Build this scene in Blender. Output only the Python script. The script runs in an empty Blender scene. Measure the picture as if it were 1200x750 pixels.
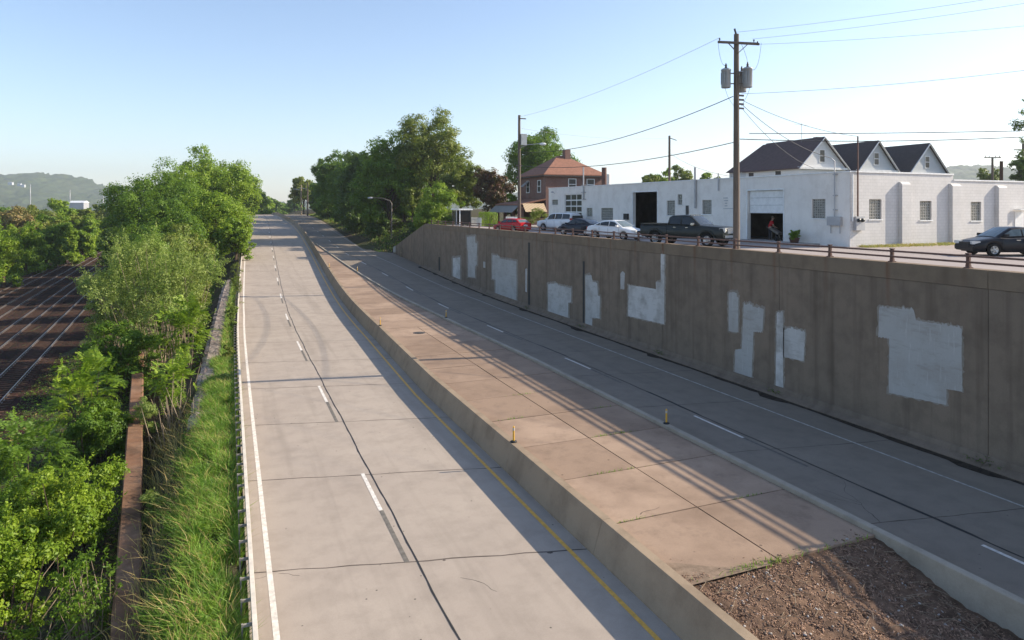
import bpy, bmesh, math, random
import numpy as np
from mathutils import Vector, Matrix
from mathutils.geometry import tessellate_polygon

random.seed(7)
sc = bpy.context.scene
COL = sc.collection
R_ = math.radians

# ------------------------------------------------------------------ survey
# Camera stands on a footbridge at (0,0,9). X is to the right of the road, Y runs along it, left road is z=0.
F, HX, HY, HC, VPX = 800.0, 600.0, 243.0, 9.0, 268.0
_u = (VPX - HX) / F
_n = math.hypot(_u, 1)
FY = (_u / _n, 1 / _n)                # road direction in (right, forward) of the camera
FX = (FY[1], -FY[0])
YAW = math.atan2(-_u, 1)

def world(cx, D, z):
    return Vector((cx * FX[0] + D * FX[1], cx * FY[0] + D * FY[1], z))
def at(px, py, D):
    return world((px - HX) / F * D, D, HC - (py - HY) * D / F)
def gp(px, py, z):
    D = (HC - z) * F / (py - HY)
    return world((px - HX) / F * D, D, z)
def onX(px, X, z):
    """point of the vertical line seen at px whose world X is given"""
    k = (px - HX) / F
    D = X / (k * FX[0] + FX[1])
    return world(k * D, D, z)
def hit(px, py, P, N):
    d = world((px - HX) / F, 1.0, -(py - HY) / F)
    o = Vector((0, 0, HC))
    t = (P - o).dot(N) / d.dot(N)
    return o + d * t

STREET = 6.55
WALLTOP = 6.82
def bend(Y):
    q = Y - 58.0; b = 0.02 * (q + math.sqrt(q * q + 120.0))
    return b - .012 * max(0, Y - 170) ** 1.0 * min(1, max(0, Y - 170) / 60)
def zr(Y):
    """long profile of the highway: level, then a climb to a crest"""
    q = Y - 66.0; up = .0205 * (q + math.sqrt(q * q + 150.0))
    t = Y - 240.0; return up - .029 * (t + math.sqrt(t * t + 900.0)) + .029 * (-240 + math.sqrt(240 ** 2 + 900.0)) - .0205 * (-66 + math.sqrt(66 ** 2 + 150.0))
def interp(t, pts):
    if t <= pts[0][0]: return pts[0][1]
    for (a, b), (c, d) in zip(pts, pts[1:]):
        if t <= c: return b + (d - b) * (t - a) / (c - a)
    return pts[-1][1]
def smooth(a, b, t):
    t = min(1, max(0, (t - a) / (b - a)))
    return t * t * (3 - 2 * t)

# ------------------------------------------------------------------ nodes / materials
def new_mat(name):
    m = bpy.data.materials.new(name); m.use_nodes = True
    nt = m.node_tree; nt.nodes.clear()
    out = nt.nodes.new('ShaderNodeOutputMaterial')
    b = nt.nodes.new('ShaderNodeBsdfPrincipled')
    nt.links.new(b.outputs[0], out.inputs[0])
    return m, nt, b, out
def N(nt, t, **kw):
    n = nt.nodes.new(t)
    for k, v in kw.items():
        if k in n.inputs: n.inputs[k].default_value = v
        else: setattr(n, k, v)
    return n
def L(nt, a, b): nt.links.new(a, b)
def mixc(nt, fac, a, b, mode='MIX'):
    n = nt.nodes.new('ShaderNodeMix'); n.data_type = 'RGBA'; n.blend_type = mode
    for s, v in ((n.inputs[0], fac), (n.inputs[6], a), (n.inputs[7], b)):
        if hasattr(v, 'is_output'): nt.links.new(v, s)
        elif isinstance(v, (int, float)): s.default_value = v
        else: s.default_value = (*v, 1)
    return n.outputs[2]
def ramp(nt, src, lo, hi, a=0.0, b=1.0):
    n = nt.nodes.new('ShaderNodeMapRange')
    n.inputs[1].default_value = lo; n.inputs[2].default_value = hi
    n.inputs[3].default_value = a; n.inputs[4].default_value = b
    nt.links.new(src, n.inputs[0]); return n.outputs[0]
def coords(nt, scale=(1, 1, 1)):
    g = nt.nodes.new('ShaderNodeNewGeometry')
    mp = nt.nodes.new('ShaderNodeMapping'); mp.inputs['Scale'].default_value = scale
    nt.links.new(g.outputs['Position'], mp.inputs[0]); return mp.outputs[0]
def noise(nt, scale, detail=4, rough=0.6, sc3=(1, 1, 1)):
    n = N(nt, 'ShaderNodeTexNoise', Scale=scale, Detail=detail, Roughness=rough)
    L(nt, coords(nt, sc3), n.inputs['Vector']); return n.outputs['Fac']
def bump(nt, b, h, strength=0.3, dist=0.02):
    n = N(nt, 'ShaderNodeBump', Strength=strength, Distance=dist)
    L(nt, h, n.inputs['Height']); L(nt, n.outputs[0], b.inputs['Normal'])

def plain(name, c, rough=0.6, metal=0.0, var=0.12, vs=3.0, coat=0.0, bmp=0.0):
    m, nt, b, o = new_mat(name)
    f = noise(nt, vs, 5)
    lo = tuple(x * (1 - var) for x in c); hi = tuple(min(1, x * (1 + var)) for x in c)
    L(nt, mixc(nt, ramp(nt, f, .3, .7), lo, hi), b.inputs['Base Color'])
    b.inputs['Roughness'].default_value = rough; b.inputs['Metallic'].default_value = metal
    b.inputs['Coat Weight'].default_value = coat
    if rough >= .8: b.inputs['Specular IOR Level'].default_value = .1
    if bmp: bump(nt, b, noise(nt, vs * 8, 4), bmp, .02)
    return m

def concrete(name, c, dark, tint=None, streak=(1, .12, 1), big=.25, speck=.5, rough=.85, grime=.5):
    m, nt, b, o = new_mat(name)
    f1 = noise(nt, big, 5, .6); f2 = noise(nt, 1.2, 6, .65); f3 = noise(nt, 1.0, 4, .6, streak)
    f4 = noise(nt, 28, 3, .7)
    col = mixc(nt, ramp(nt, f1, .35, .7), c, tint or tuple(x * .86 for x in c))
    col = mixc(nt, ramp(nt, f2, .45, .75, 0, .55), col, dark)
    col = mixc(nt, ramp(nt, f3, .52, .72, 0, grime), col, dark)
    col = mixc(nt, ramp(nt, f4, .3, .7, 0, .16), col, tuple(x * .55 for x in dark))
    if speck:
        v = N(nt, 'ShaderNodeTexVoronoi', Scale=1.7); L(nt, coords(nt), v.inputs['Vector'])
        col = mixc(nt, ramp(nt, v.outputs['Distance'], .055, .03, 0, speck), col, (.03, .027, .024))
    L(nt, col, b.inputs['Base Color']); b.inputs['Roughness'].default_value = rough
    b.inputs['Specular IOR Level'].default_value = .12
    bump(nt, b, f4, .12, .01)
    return m

def leaf_mat(name, c1, c2, c3, trans=.35, clump=.35, k=1.85):
    c1, c2, c3 = ((c[0] * k * 1.1, c[1] * k, c[2] * k * .85) for c in (c1, c2, c3))
    m, nt, b, o = new_mat(name)
    g = nt.nodes.new('ShaderNodeNewGeometry')
    col = mixc(nt, g.outputs['Random Per Island'], c1, c2)
    f = noise(nt, clump, 3, .6)
    col = mixc(nt, ramp(nt, f, .42, .66), col, c3)
    f2 = noise(nt, clump * 3.5, 2, .6)
    col = mixc(nt, ramp(nt, f2, .55, .75, 0, .5), col, tuple(x * 1.5 for x in c2))
    L(nt, col, b.inputs['Base Color']); b.inputs['Roughness'].default_value = .5
    b.inputs['Specular IOR Level'].default_value = .35
    t = nt.nodes.new('ShaderNodeBsdfTranslucent')
    L(nt, mixc(nt, .55, col, (.22, .34, .03)), t.inputs[0])
    ms = nt.nodes.new('ShaderNodeMixShader'); ms.inputs[0].default_value = trans
    L(nt, b.outputs[0], ms.inputs[1]); L(nt, t.outputs[0], ms.inputs[2]); L(nt, ms.outputs[0], o.inputs[0])
    return m

M = {}
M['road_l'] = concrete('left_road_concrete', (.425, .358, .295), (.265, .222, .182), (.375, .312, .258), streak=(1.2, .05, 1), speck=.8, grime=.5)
M['road_r'] = concrete('right_road_concrete', (.285, .238, .188), (.18, .15, .118), streak=(1.2, .05, 1), speck=.5, grime=.35)  # same concrete as the left road, darkened to put the wall's shade into it
M['tar'] = plain('joint_tar', (.022, .02, .019), .7)
M['joint'] = plain('joint_fill', (.11, .09, .075), .9, var=.4, vs=2)
M['ghost'] = plain('removed_marking', (.16, .145, .125), .8, var=.3, vs=6)
M['silt'] = plain('dark_gutter_silt', (.045, .036, .028), 1, var=.5, vs=4, bmp=.5)
M['white_paint'] = plain('road_paint_white', (.66, .61, .54), .7, var=.28, vs=7)
M['worn_paint'] = plain('worn_white_paint', (.42, .40, .36), .7, var=.45, vs=5)
M['yellow_paint'] = plain('road_paint_yellow', (.70, .38, .06), .6, var=.2, vs=7)
M['barrier'] = concrete('barrier_concrete', (.36, .275, .19), (.17, .125, .085), streak=(.6, .6, .12), speck=0, grime=.5)
M['kerb'] = concrete('kerb_concrete', (.40, .35, .28), (.20, .175, .14), streak=(.8, .8, .15), speck=0)
M['wall'] = concrete('retaining_wall_concrete', (.258, .194, .142), (.115, .086, .062), (.208, .162, .122), streak=(1.6, 1.6, .08), speck=.1, big=.15, grime=.7)
def rust_streaks(m):
    nt = m.node_tree; b = next(n for n in nt.nodes if n.type == 'BSDF_PRINCIPLED'); old = b.inputs['Base Color'].links[0].from_socket
    g = nt.nodes.new('ShaderNodeNewGeometry'); sx = nt.nodes.new('ShaderNodeSeparateXYZ'); L(nt, g.outputs['Position'], sx.inputs[0])
    def mth(op, a, b_=0.0):
        n = nt.nodes.new('ShaderNodeMath'); n.operation = op
        for s, v in zip(n.inputs, (a, b_)):
            if hasattr(v, 'is_output'): L(nt, v, s)
            else: s.default_value = v
        return n.outputs[0]
    q = mth('PINGPONG', mth('SUBTRACT', sx.outputs[1], 16.35), 1.525)
    n1 = noise(nt, 1.2, 4, .6, (1, 6, .15)); n2 = noise(nt, .5, 2, .5, (0, 1, 0))
    f = mth('MULTIPLY', ramp(nt, q, .16, .02), ramp(nt, sx.outputs[2], 4.2, 6.7)); f = mth('MULTIPLY', f, ramp(nt, n1, .3, .6)); f = mth('MULTIPLY', f, ramp(nt, n2, .35, .6, .2, .9))
    L(nt, mixc(nt, f, old, (.17, .078, .04)), b.inputs['Base Color'])
rust_streaks(M['wall'])
M['coping'] = concrete('coping_concrete', (.24, .18, .125), (.12, .088, .062), streak=(.9, .9, .1), speck=0)
rust_streaks(M['coping'])
M['brown_wall'] = concrete('brown_stained_concrete', (.22, .112, .062), (.045, .028, .018), (.31, .19, .12), streak=(.5, .5, .5), big=.9, speck=.6, grime=.8)
M['street'] = concrete('street_concrete', (.42, .36, .33), (.28, .24, .22), speck=.3, big=.12)
M['sidewalk'] = concrete('sidewalk_concrete', (.48, .43, .39), (.33, .29, .26), speck=.2)

def slab_mat():
    m, nt, b, o = new_mat('island_slab_concrete')
    g = nt.nodes.new('ShaderNodeNewGeometry')
    f1 = noise(nt, .45, 5); f2 = noise(nt, 1.6, 6, .65); f4 = noise(nt, 30, 3, .7)
    col = mixc(nt, g.outputs['Random Per Island'], (.30, .208, .145), (.42, .30, .215))
    col = mixc(nt, ramp(nt, f1, .42, .7, 0, .7), col, (.20, .135, .094))
    col = mixc(nt, ramp(nt, f2, .52, .74, 0, .6), col, (.20, .14, .10))
    col = mixc(nt, ramp(nt, f4, .3, .7, 0, .2), col, (.12, .085, .06))
    v = N(nt, 'ShaderNodeTexVoronoi', Scale=1.3); L(nt, coords(nt), v.inputs['Vector'])
    col = mixc(nt, ramp(nt, v.outputs['Distance'], .06, .03, 0, .7), col, (.04, .03, .025))
    L(nt, col, b.inputs['Base Color']); b.inputs['Roughness'].default_value = .9
    b.inputs['Specular IOR Level'].default_value = .2
    bump(nt, b, f4, .15, .01)
    return m
M['slab'] = slab_mat()

def patch_mat():
    m, nt, b, o = new_mat('whitewash_patch')
    f1 = noise(nt, .9, 4, .6); f2 = noise(nt, 1.1, 4, .65, (1, 1, 5)); f3 = noise(nt, 9, 4, .7, (1, 1, 2))
    oi = nt.nodes.new('ShaderNodeObjectInfo')
    base = mixc(nt, oi.outputs['Random'], (.40, .385, .36), (.60, .575, .545))
    col = mixc(nt, ramp(nt, f1, .45, .65), base, (.37, .345, .315))
    col = mixc(nt, ramp(nt, f2, .54, .66, 0, .4), col, (.27, .24, .205))
    col = mixc(nt, ramp(nt, f3, .58, .68, 0, .22), col, (.24, .20, .16))
    f5 = noise(nt, 3.0, 4, .7, (1, 4, .35)); col = mixc(nt, ramp(nt, f5, .58, .7, 0, .5), col, (.60, .59, .57))
    L(nt, col, b.inputs['Base Color']); b.inputs['Roughness'].default_value = .75
    return m
M['patch'] = patch_mat()

def ground_mat():
    m, nt, b, o = new_mat('ground_soil_and_weeds')
    f1 = noise(nt, .12, 6); f2 = noise(nt, 1.3, 6, .7); f3 = noise(nt, 9, 4, .7)
    col = mixc(nt, ramp(nt, f1, .4, .62), (.085, .062, .043), (.055, .075, .024))
    col = mixc(nt, ramp(nt, f2, .45, .7), col, (.12, .095, .06))
    col = mixc(nt, ramp(nt, f3, .35, .7, 0, .5), col, (.03, .028, .018))
    L(nt, col, b.inputs['Base Color']); b.inputs['Roughness'].default_value = 1; b.inputs['Specular IOR Level'].default_value = .05
    bump(nt, b, f3, .6, .08)
    return m
M['ground'] = ground_mat()
def ballast_mat():
    m, nt, b, o = new_mat('railway_ballast')
    v = N(nt, 'ShaderNodeTexVoronoi', Scale=9.0); L(nt, coords(nt), v.inputs['Vector'])
    f1 = noise(nt, .35, 5)
    col = mixc(nt, ramp(nt, f1, .4, .65), (.045, .034, .028), (.085, .05, .036))
    col = mixc(nt, .5, col, v.outputs['Color'], 'MULTIPLY')
    L(nt, col, b.inputs['Base Color']); b.inputs['Roughness'].default_value = 1; b.inputs['Specular IOR Level'].default_value = .02
    bump(nt, b, v.outputs['Distance'], .8, .06)
    return m
M['ballast'] = ballast_mat()
M['rail'] = plain('rail_steel', (.30, .27, .25), .4, .8, var=.2)
M['sleeper'] = plain('creosoted_timber', (.085, .05, .035), .9, var=.35, vs=4)
M['dirt'] = plain('woodchip_dirt', (.135, .086, .058), 1, var=.5, vs=3.5, bmp=.8)
M['apron'] = plain('mortar_apron', (.24, .175, .125), .95, var=.3, vs=4, bmp=.4)
M['rust_rail'] = plain('brown_rail_paint', (.115, .055, .04), .6, var=.35, vs=5)
M['steel'] = plain('galvanised_steel', (.64, .57, .47), .7, .0, var=.2, vs=3)
M['post_grey'] = plain('weathered_zinc', (.30, .27, .23), .8, .1, var=.3, vs=6)
M['rail_post'] = plain('weathered_post_steel', (.16, .14, .12), .7, .4, var=.3, vs=6)
M['stone'] = None
def stone_mat():
    m, nt, b, o = new_mat('dry_stone')
    v = N(nt, 'ShaderNodeTexVoronoi', Scale=2.6); L(nt, coords(nt, (1, .8, 1.4)), v.inputs['Vector'])
    e = N(nt, 'ShaderNodeTexVoronoi', Scale=2.6, feature='DISTANCE_TO_EDGE'); L(nt, coords(nt, (1, .8, 1.4)), e.inputs['Vector'])
    col = mixc(nt, v.outputs['Color'], (.20, .155, .125), (.34, .28, .235))
    col = mixc(nt, ramp(nt, e.outputs['Distance'], .0, .07, 1, 0), col, (.05, .04, .032))
    col = mixc(nt, ramp(nt, noise(nt, 3, 5), .55, .7, 0, .6), col, (.24, .10, .06))
    L(nt, col, b.inputs['Base Color']); b.inputs['Roughness'].default_value = .95
    bump(nt, b, e.outputs['Distance'], 1, .1)
    return m
M['stone'] = stone_mat()

def brick_mat(name, c1, c2, mortar, bmp=.3, scale=1.0, var=.5, dirt=(.3, .28, .25), dirtf=.12):
    m, nt, b, o = new_mat(name)
    tc = nt.nodes.new('ShaderNodeTexCoord')
    sx = nt.nodes.new('ShaderNodeSeparateXYZ'); L(nt, tc.outputs['Object'], sx.inputs[0])
    ad = nt.nodes.new('ShaderNodeMath'); ad.operation = 'ADD'; L(nt, sx.outputs[0], ad.inputs[0]); L(nt, sx.outputs[1], ad.inputs[1])
    cb = nt.nodes.new('ShaderNodeCombineXYZ'); L(nt, ad.outputs[0], cb.inputs[0]); L(nt, sx.outputs[2], cb.inputs[1])
    br = nt.nodes.new('ShaderNodeTexBrick'); L(nt, cb.outputs[0], br.inputs['Vector'])
    br.inputs['Scale'].default_value = scale
    br.inputs['Brick Width'].default_value = .40; br.inputs['Row Height'].default_value = .2
    br.inputs['Mortar Size'].default_value = .012
    br.inputs['Color1'].default_value = (*c1, 1); br.inputs['Color2'].default_value = (*c2, 1); br.inputs['Mortar'].default_value = (*mortar, 1)
    col = mixc(nt, ramp(nt, noise(nt, .8, 6, .65, (1, 1, .5)), .45, .75, 0, dirtf * 2), br.outputs['Color'], dirt)
    L(nt, col, b.inputs['Base Color']); b.inputs['Roughness'].default_value = .75
    bump(nt, b, br.outputs['Fac'], -bmp, .02)
    return m
M['white_block'] = brick_mat('white_painted_block', (.64, .615, .595), (.60, .58, .56), (.52, .50, .48), .4)
M['white_stucco'] = concrete('white_painted_render', (.84, .80, .745), (.60, .55, .49), (.81, .77, .72), streak=(1.2, 1.2, .12), speck=0, big=.2, grime=.3)
M['red_brick'] = brick_mat('red_brick', (.175, .075, .054), (.125, .054, .040), (.25, .17, .14), .3, 2.0)
M['buff'] = plain('limestone_trim', (.52, .47, .40), .8)
def shingle_mat(name, c):
    m, nt, b, o = new_mat(name)
    f = noise(nt, 3.0, 4, .7); g = noise(nt, .6, 4)
    w = N(nt, 'ShaderNodeTexWave', Scale=1.6, Distortion=.6); w.bands_direction = 'Z'
    L(nt, coords(nt), w.inputs['Vector'])
    col = mixc(nt, ramp(nt, f, .3, .7), tuple(x * .75 for x in c), tuple(x * 1.25 for x in c))
    col = mixc(nt, ramp(nt, w.outputs['Fac'], .0, .25, .45, 0), col, tuple(x * .5 for x in c))
    col = mixc(nt, ramp(nt, g, .5, .7, 0, .4), col, tuple(x * .7 for x in c))
    L(nt, col, b.inputs['Base Color']); b.inputs['Roughness'].default_value = .9
    return m
M['shingle_dark'] = shingle_mat('dark_purple_shingle', (.090, .060, .060))
M['shingle_black'] = shingle_mat('charcoal_shingle', (.058, .047, .046))
M['shingle_red'] = shingle_mat('red_shingle', (.25, .112, .070))
M['shingle_tan'] = shingle_mat('tan_shingle', (.22, .185, .13))
def siding_mat(name, c):
    m, nt, b, o = new_mat(name)
    w = N(nt, 'ShaderNodeTexWave', Scale=1.5, Distortion=0); w.bands_direction = 'Z'; w.wave_profile = 'SAW'
    L(nt, coords(nt), w.inputs['Vector'])
    L(nt, mixc(nt, ramp(nt, w.outputs['Fac'], .0, .15, .5, 0), c, tuple(x * .55 for x in c)), b.inputs['Base Color'])
    b.inputs['Roughness'].default_value = .6
    return m
M['siding'] = siding_mat('white_siding', (.66, .66, .66))
M['siding_grey'] = siding_mat('grey_siding', (.50, .52, .53))
M['trim'] = plain('white_trim', (.74, .74, .73), .5)
M['dark_trim'] = plain('dark_trim', (.05, .045, .04), .6)
M['gutter'] = plain('gutter_grey', (.40, .40, .41), .5, .3)
M['black'] = plain('matt_black', (.014, .014, .015), .7)
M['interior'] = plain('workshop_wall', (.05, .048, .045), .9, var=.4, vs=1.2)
M['floor_in'] = plain('workshop_floor', (.10, .095, .09), .8)
M['window_dark'] = plain('dark_window_glass', (.012, .014, .016), .3, var=.3)
def glassblock():
    m, nt, b, o = new_mat('glass_block')
    f = noise(nt, 9, 3, .6)
    L(nt, mixc(nt, ramp(nt, f, .4, .6), (.09, .095, .09), (.30, .295, .265)), b.inputs['Base Color'])
    b.inputs['Roughness'].default_value = .15
    bump(nt, b, noise(nt, 25, 2), .5, .01)
    return m
M['glass_block'] = glassblock()
M['mullion'] = plain('window_mortar', (.36, .35, .32), .8)
M['wood_pole'] = None
def wood():
    m, nt, b, o = new_mat('weathered_pole_wood')
    f = noise(nt, 4, 6, .7, (6, 6, .25)); g = noise(nt, .5, 3)
    col = mixc(nt, ramp(nt, f, .35, .65), (.075, .056, .043), (.20, .155, .12))
    col = mixc(nt, ramp(nt, g, .4, .7, 0, .5), col, (.11, .085, .066))
    L(nt, col, b.inputs['Base Color']); b.inputs['Roughness'].default_value = .9
    bump(nt, b, f, .5, .02)
    return m
M['wood_pole'] = wood()
M['wire'] = plain('black_cable', (.03, .03, .032), .6)
M['wire_grey'] = plain('aluminium_wire', (.22, .22, .23), .5, .5)
M['transformer'] = plain('transformer_grey', (.34, .36, .37), .45, .2)
M['insulator'] = plain('brown_porcelain', (.06, .035, .03), .2)
M['bark'] = plain('bark', (.085, .062, .045), .95, var=.4, vs=5, bmp=.6)
M['bark_pale'] = plain('pale_stems', (.30, .235, .165), .9, var=.3, vs=4)
M['deadgrass'] = plain('dead_grass', (.28, .205, .11), .9, var=.4, vs=5)
M['leaf_mid'] = leaf_mat('leaves_mid_green', (.050,.105,.010), (.085,.150,.014), (.036,.078,.010), 0.4)
M['leaf_fresh'] = leaf_mat('leaves_fresh_green', (.095,.170,.012), (.145,.205,.020), (.060,.120,.010), 0.42, .5)
M['leaf_pale'] = leaf_mat('leaves_pale_willow', (.125,.180,.048), (.180,.230,.080), (.085,.138,.026), 0.4, .8)
M['leaf_dark'] = leaf_mat('leaves_dark_green', (.030,.062,.010), (.050,.092,.012), (.022,.046,.008), 0.3)
M['leaf_olive'] = leaf_mat('leaves_olive', (.085,.112,.020), (.125,.150,.028), (.055,.080,.014), 0.35)
M['leaf_purple'] = leaf_mat('leaves_purple', (.042, .016, .014), (.075, .028, .018), (.028, .030, .014), .2, .8)
M['leaf_tan'] = leaf_mat('leaves_russet', (.12, .085, .035), (.15, .12, .045), (.07, .08, .025), .25, .8)
M['grass'] = leaf_mat('grass_blades', (.080, .170, .022), (.140, .230, .036), (.056, .130, .015), .4, .9)
M['grass_dry'] = leaf_mat('dry_grass_blades', (.20, .165, .075), (.27, .215, .10), (.12, .14, .04), .3, .9)
M['chrome'] = plain('bright_metal', (.60, .60, .61), .2, .9, var=.08)
M['tyre'] = plain('tyre_rubber', (.016, .016, .017), .8)
M['rim'] = plain('alloy_rim', (.48, .49, .50), .3, .7, var=.1)
M['car_glass'] = plain('tinted_car_glass', (.018, .022, .024), .04, var=.2)
M['car_glass_pale'] = plain('clear_car_glass', (.11, .14, .14), .04, var=.3)
M['lamp_clear'] = plain('headlamp_lens', (.62, .62, .60), .1)
M['lamp_red'] = plain('tail_lamp_red', (.30, .012, .012), .15)
M['plate'] = plain('plate_white', (.6, .6, .58), .5)
def car_paint(name, c): m = plain(name, c, .35, 0, var=.04, vs=1, coat=.12); next(n for n in m.node_tree.nodes if n.type == 'BSDF_PRINCIPLED').inputs['Specular IOR Level'].default_value = .22; return m
M['yellow_post'] = plain('yellow_delineator', (.66, .36, .03), .5)
M['skin'] = plain('skin', (.42, .25, .18), .55)
M['shirt'] = plain('red_shirt', (.42, .02, .028), .8)
M['trousers'] = plain('dark_trousers', (.03, .032, .04), .9)
M['hair'] = plain('grey_hair', (.16, .14, .12), .8)
M['pot'] = plain('brown_planter', (.12, .055, .04), .7)
M['awning_tan'] = None
def awning(name, c1, c2):
    m, nt, b, o = new_mat(name)
    w = N(nt, 'ShaderNodeTexWave', Scale=1.15, Distortion=0); w.bands_direction = 'DIAGONAL'
    L(nt, coords(nt), w.inputs['Vector'])
    L(nt, mixc(nt, ramp(nt, w.outputs['Fac'], .45, .55), c1, c2), b.inputs['Base Color'])
    b.inputs['Roughness'].default_value = .6; return m
M['awning_tan'] = awning('striped_tan_awning', (.55, .42, .26), (.36, .25, .15))
M['awning_grey'] = awning('striped_grey_awning', (.30, .28, .25), (.14, .13, .12))
M['smoke_panel'] = plain('shelter_panel', (.02, .017, .015), .15)
M['white_metal'] = plain('white_metal', (.78, .78, .77), .4)

# ------------------------------------------------------------------ mesh builder
class MB:
    def __init__(s): s.v = []; s.f = []; s.mi = []; s.sm = []
    def add(s, vs, fs, mi=0, smooth=False):
        o = len(s.v); s.v += [tuple(p) for p in vs]
        for f in fs: s.f.append(tuple(i + o for i in f)); s.mi.append(mi); s.sm.append(smooth)
        return s
    def box(s, a, b, mi=0):
        x0, y0, z0 = a; x1, y1, z1 = b
        v = [(x0,y0,z0),(x1,y0,z0),(x1,y1,z0),(x0,y1,z0),(x0,y0,z1),(x1,y0,z1),(x1,y1,z1),(x0,y1,z1)]
        return s.add(v, [(0,3,2,1),(4,5,6,7),(0,1,5,4),(1,2,6,5),(2,3,7,6),(3,0,4,7)], mi)
    def cbox(s, c, d, mi=0, rot=None):
        v = [Vector((i * d[0] / 2, j * d[1] / 2, k * d[2] / 2)) for k in (-1, 1) for i, j in ((-1,-1),(1,-1),(1,1),(-1,1))]
        if rot is not None: v = [rot @ p for p in v]
        return s.add([p + Vector(c) for p in v], [(0,3,2,1),(4,5,6,7),(0,1,5,4),(1,2,6,5),(2,3,7,6),(3,0,4,7)], mi)
    def beam(s, p, q, w, h, mi=0, up=(0, 0, 1)):
        p = Vector(p); q = Vector(q); d = (q - p).normalized(); upv = Vector(up)
        sd = d.cross(upv)
        if sd.length < 1e-4: sd = d.cross(Vector((0, 1, 0)))
        sd.normalize(); u = sd.cross(d)
        v = []
        for c in (p, q):
            for i, j in ((-1,-1),(1,-1),(1,1),(-1,1)): v.append(c + sd * (i * w / 2) + u * (j * h / 2))
        return s.add(v, [(0,1,2,3),(7,6,5,4),(0,4,5,1),(1,5,6,2),(2,6,7,3),(3,7,4,0)], mi)
    def tube(s, pts, rad, n=8, mi=0, cap=True, smooth=True):
        pts = [Vector(p) for p in pts]; k = len(pts)
        rr = rad if isinstance(rad, (list, tuple)) else [rad] * k
        vs = []; ref = None
        for i, p in enumerate(pts):
            d = (pts[min(i + 1, k - 1)] - pts[max(i - 1, 0)])
            d = d.normalized() if d.length > 1e-9 else Vector((0, 0, 1))
            if ref is None: ref = Vector((1, 0, 0)) if abs(d.x) < .9 else Vector((0, 1, 0))
            a = d.cross(ref)
            if a.length < 1e-5: a = d.cross(Vector((0, 1, 0)))
            a.normalize(); b = d.cross(a); ref = -(d.cross(a)).cross(d) if False else ref
            for j in range(n):
                t = 2 * math.pi * j / n
                vs.append(p + a * (math.cos(t) * rr[i]) + b * (math.sin(t) * rr[i]))
        fs = []
        for i in range(k - 1):
            for j in range(n):
                fs.append((i*n+j, i*n+(j+1)%n, (i+1)*n+(j+1)%n, (i+1)*n+j))
        s.add(vs, fs, mi, smooth)
        if cap:
            s.add(vs[:n], [tuple(range(n))[::-1]], mi); s.add(vs[-n:], [tuple(range(n))], mi)
        return s
    def lathe(s, prof, c=(0,0,0), n=16, mi=0, axis='Z', smooth=True):
        c = Vector(c); vs = []; k = len(prof)
        for r, z in prof:
            for j in range(n):
                t = 2 * math.pi * j / n; a, b = r * math.cos(t), r * math.sin(t)
                vs.append(c + (Vector((a, b, z)) if axis == 'Z' else Vector((a, z, b)) if axis == 'Y' else Vector((z, a, b))))
        fs = [(i*n+j, i*n+(j+1)%n, (i+1)*n+(j+1)%n, (i+1)*n+j) for i in range(k-1) for j in range(n)]
        return s.add(vs, fs, mi, smooth)
    def loft(s, rings, mi=0, smooth=True, close=True, cap=True):
        k = len(rings[0]); vs = [p for r in rings for p in r]; fs = []
        for i in range(len(rings) - 1):
            for j in range(k if close else k - 1):
                fs.append((i*k+j, i*k+(j+1)%k, (i+1)*k+(j+1)%k, (i+1)*k+j))
        s.add(vs, fs, mi, smooth)
        if cap:
            s.add(rings[0], [tuple(range(k))[::-1]], mi); s.add(rings[-1], [tuple(range(k))], mi)
        return s
    def quad(s, a, b, c, d, mi=0): return s.add([a, b, c, d], [(0, 1, 2, 3)], mi)
    def build(s, name, mats, parent=None, label=None, kind=None, cat=None, group=None, loc=None, fix=True, rz=0):
        me = bpy.data.meshes.new(name)
        me.from_pydata(s.v, [], s.f)
        if not isinstance(mats, (list, tuple)): mats = [mats]
        for m in mats: me.materials.append(m)
        me.polygons.foreach_set('material_index', s.mi)
        me.polygons.foreach_set('use_smooth', s.sm)
        if fix:
            bm = bmesh.new(); bm.from_mesh(me); bmesh.ops.recalc_face_normals(bm, faces=bm.faces); bm.to_mesh(me); bm.free()
        me.update()
        o = bpy.data.objects.new(name, me); COL.objects.link(o)
        if parent: o.parent = parent
        if loc is not None: o.location = loc
        o.rotation_euler.z = rz
        tag(o, label, cat, group, kind)
        return o
def tag(o, label=None, cat=None, group=None, kind=None):
    if label: o['label'] = label
    if cat: o['category'] = cat
    if group: o['group'] = group
    if kind: o['kind'] = kind
    return o
def empty(name, label, cat, loc=(0, 0, 0), rz=0, group=None):
    o = bpy.data.objects.new(name, None); COL.objects.link(o)
    o.location = loc; o.rotation_euler.z = rz; o.empty_display_size = .2
    return tag(o, label, cat, group)
def np_mesh(name, V, Fq, mat, parent=None, kind=None, label=None, smooth=False):
    """V (n,3) float, Fq (m,4) or (m,3) int"""
    me = bpy.data.meshes.new(name); k = Fq.shape[1]
    me.vertices.add(len(V)); me.vertices.foreach_set('co', V.astype(np.float32).ravel())
    me.loops.add(Fq.size); me.loops.foreach_set('vertex_index', Fq.astype(np.int32).ravel())
    me.polygons.add(len(Fq)); me.polygons.foreach_set('loop_start', np.arange(0, Fq.size, k, dtype=np.int32))
    me.polygons.foreach_set('loop_total', np.full(len(Fq), k, dtype=np.int32))
    if smooth: me.polygons.foreach_set('use_smooth', np.ones(len(Fq), dtype=bool))
    me.materials.append(mat); me.update(calc_edges=True); me.validate()
    o = bpy.data.objects.new(name, me); COL.objects.link(o)
    if parent: o.parent = parent
    return tag(o, label, None, None, kind)
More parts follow.
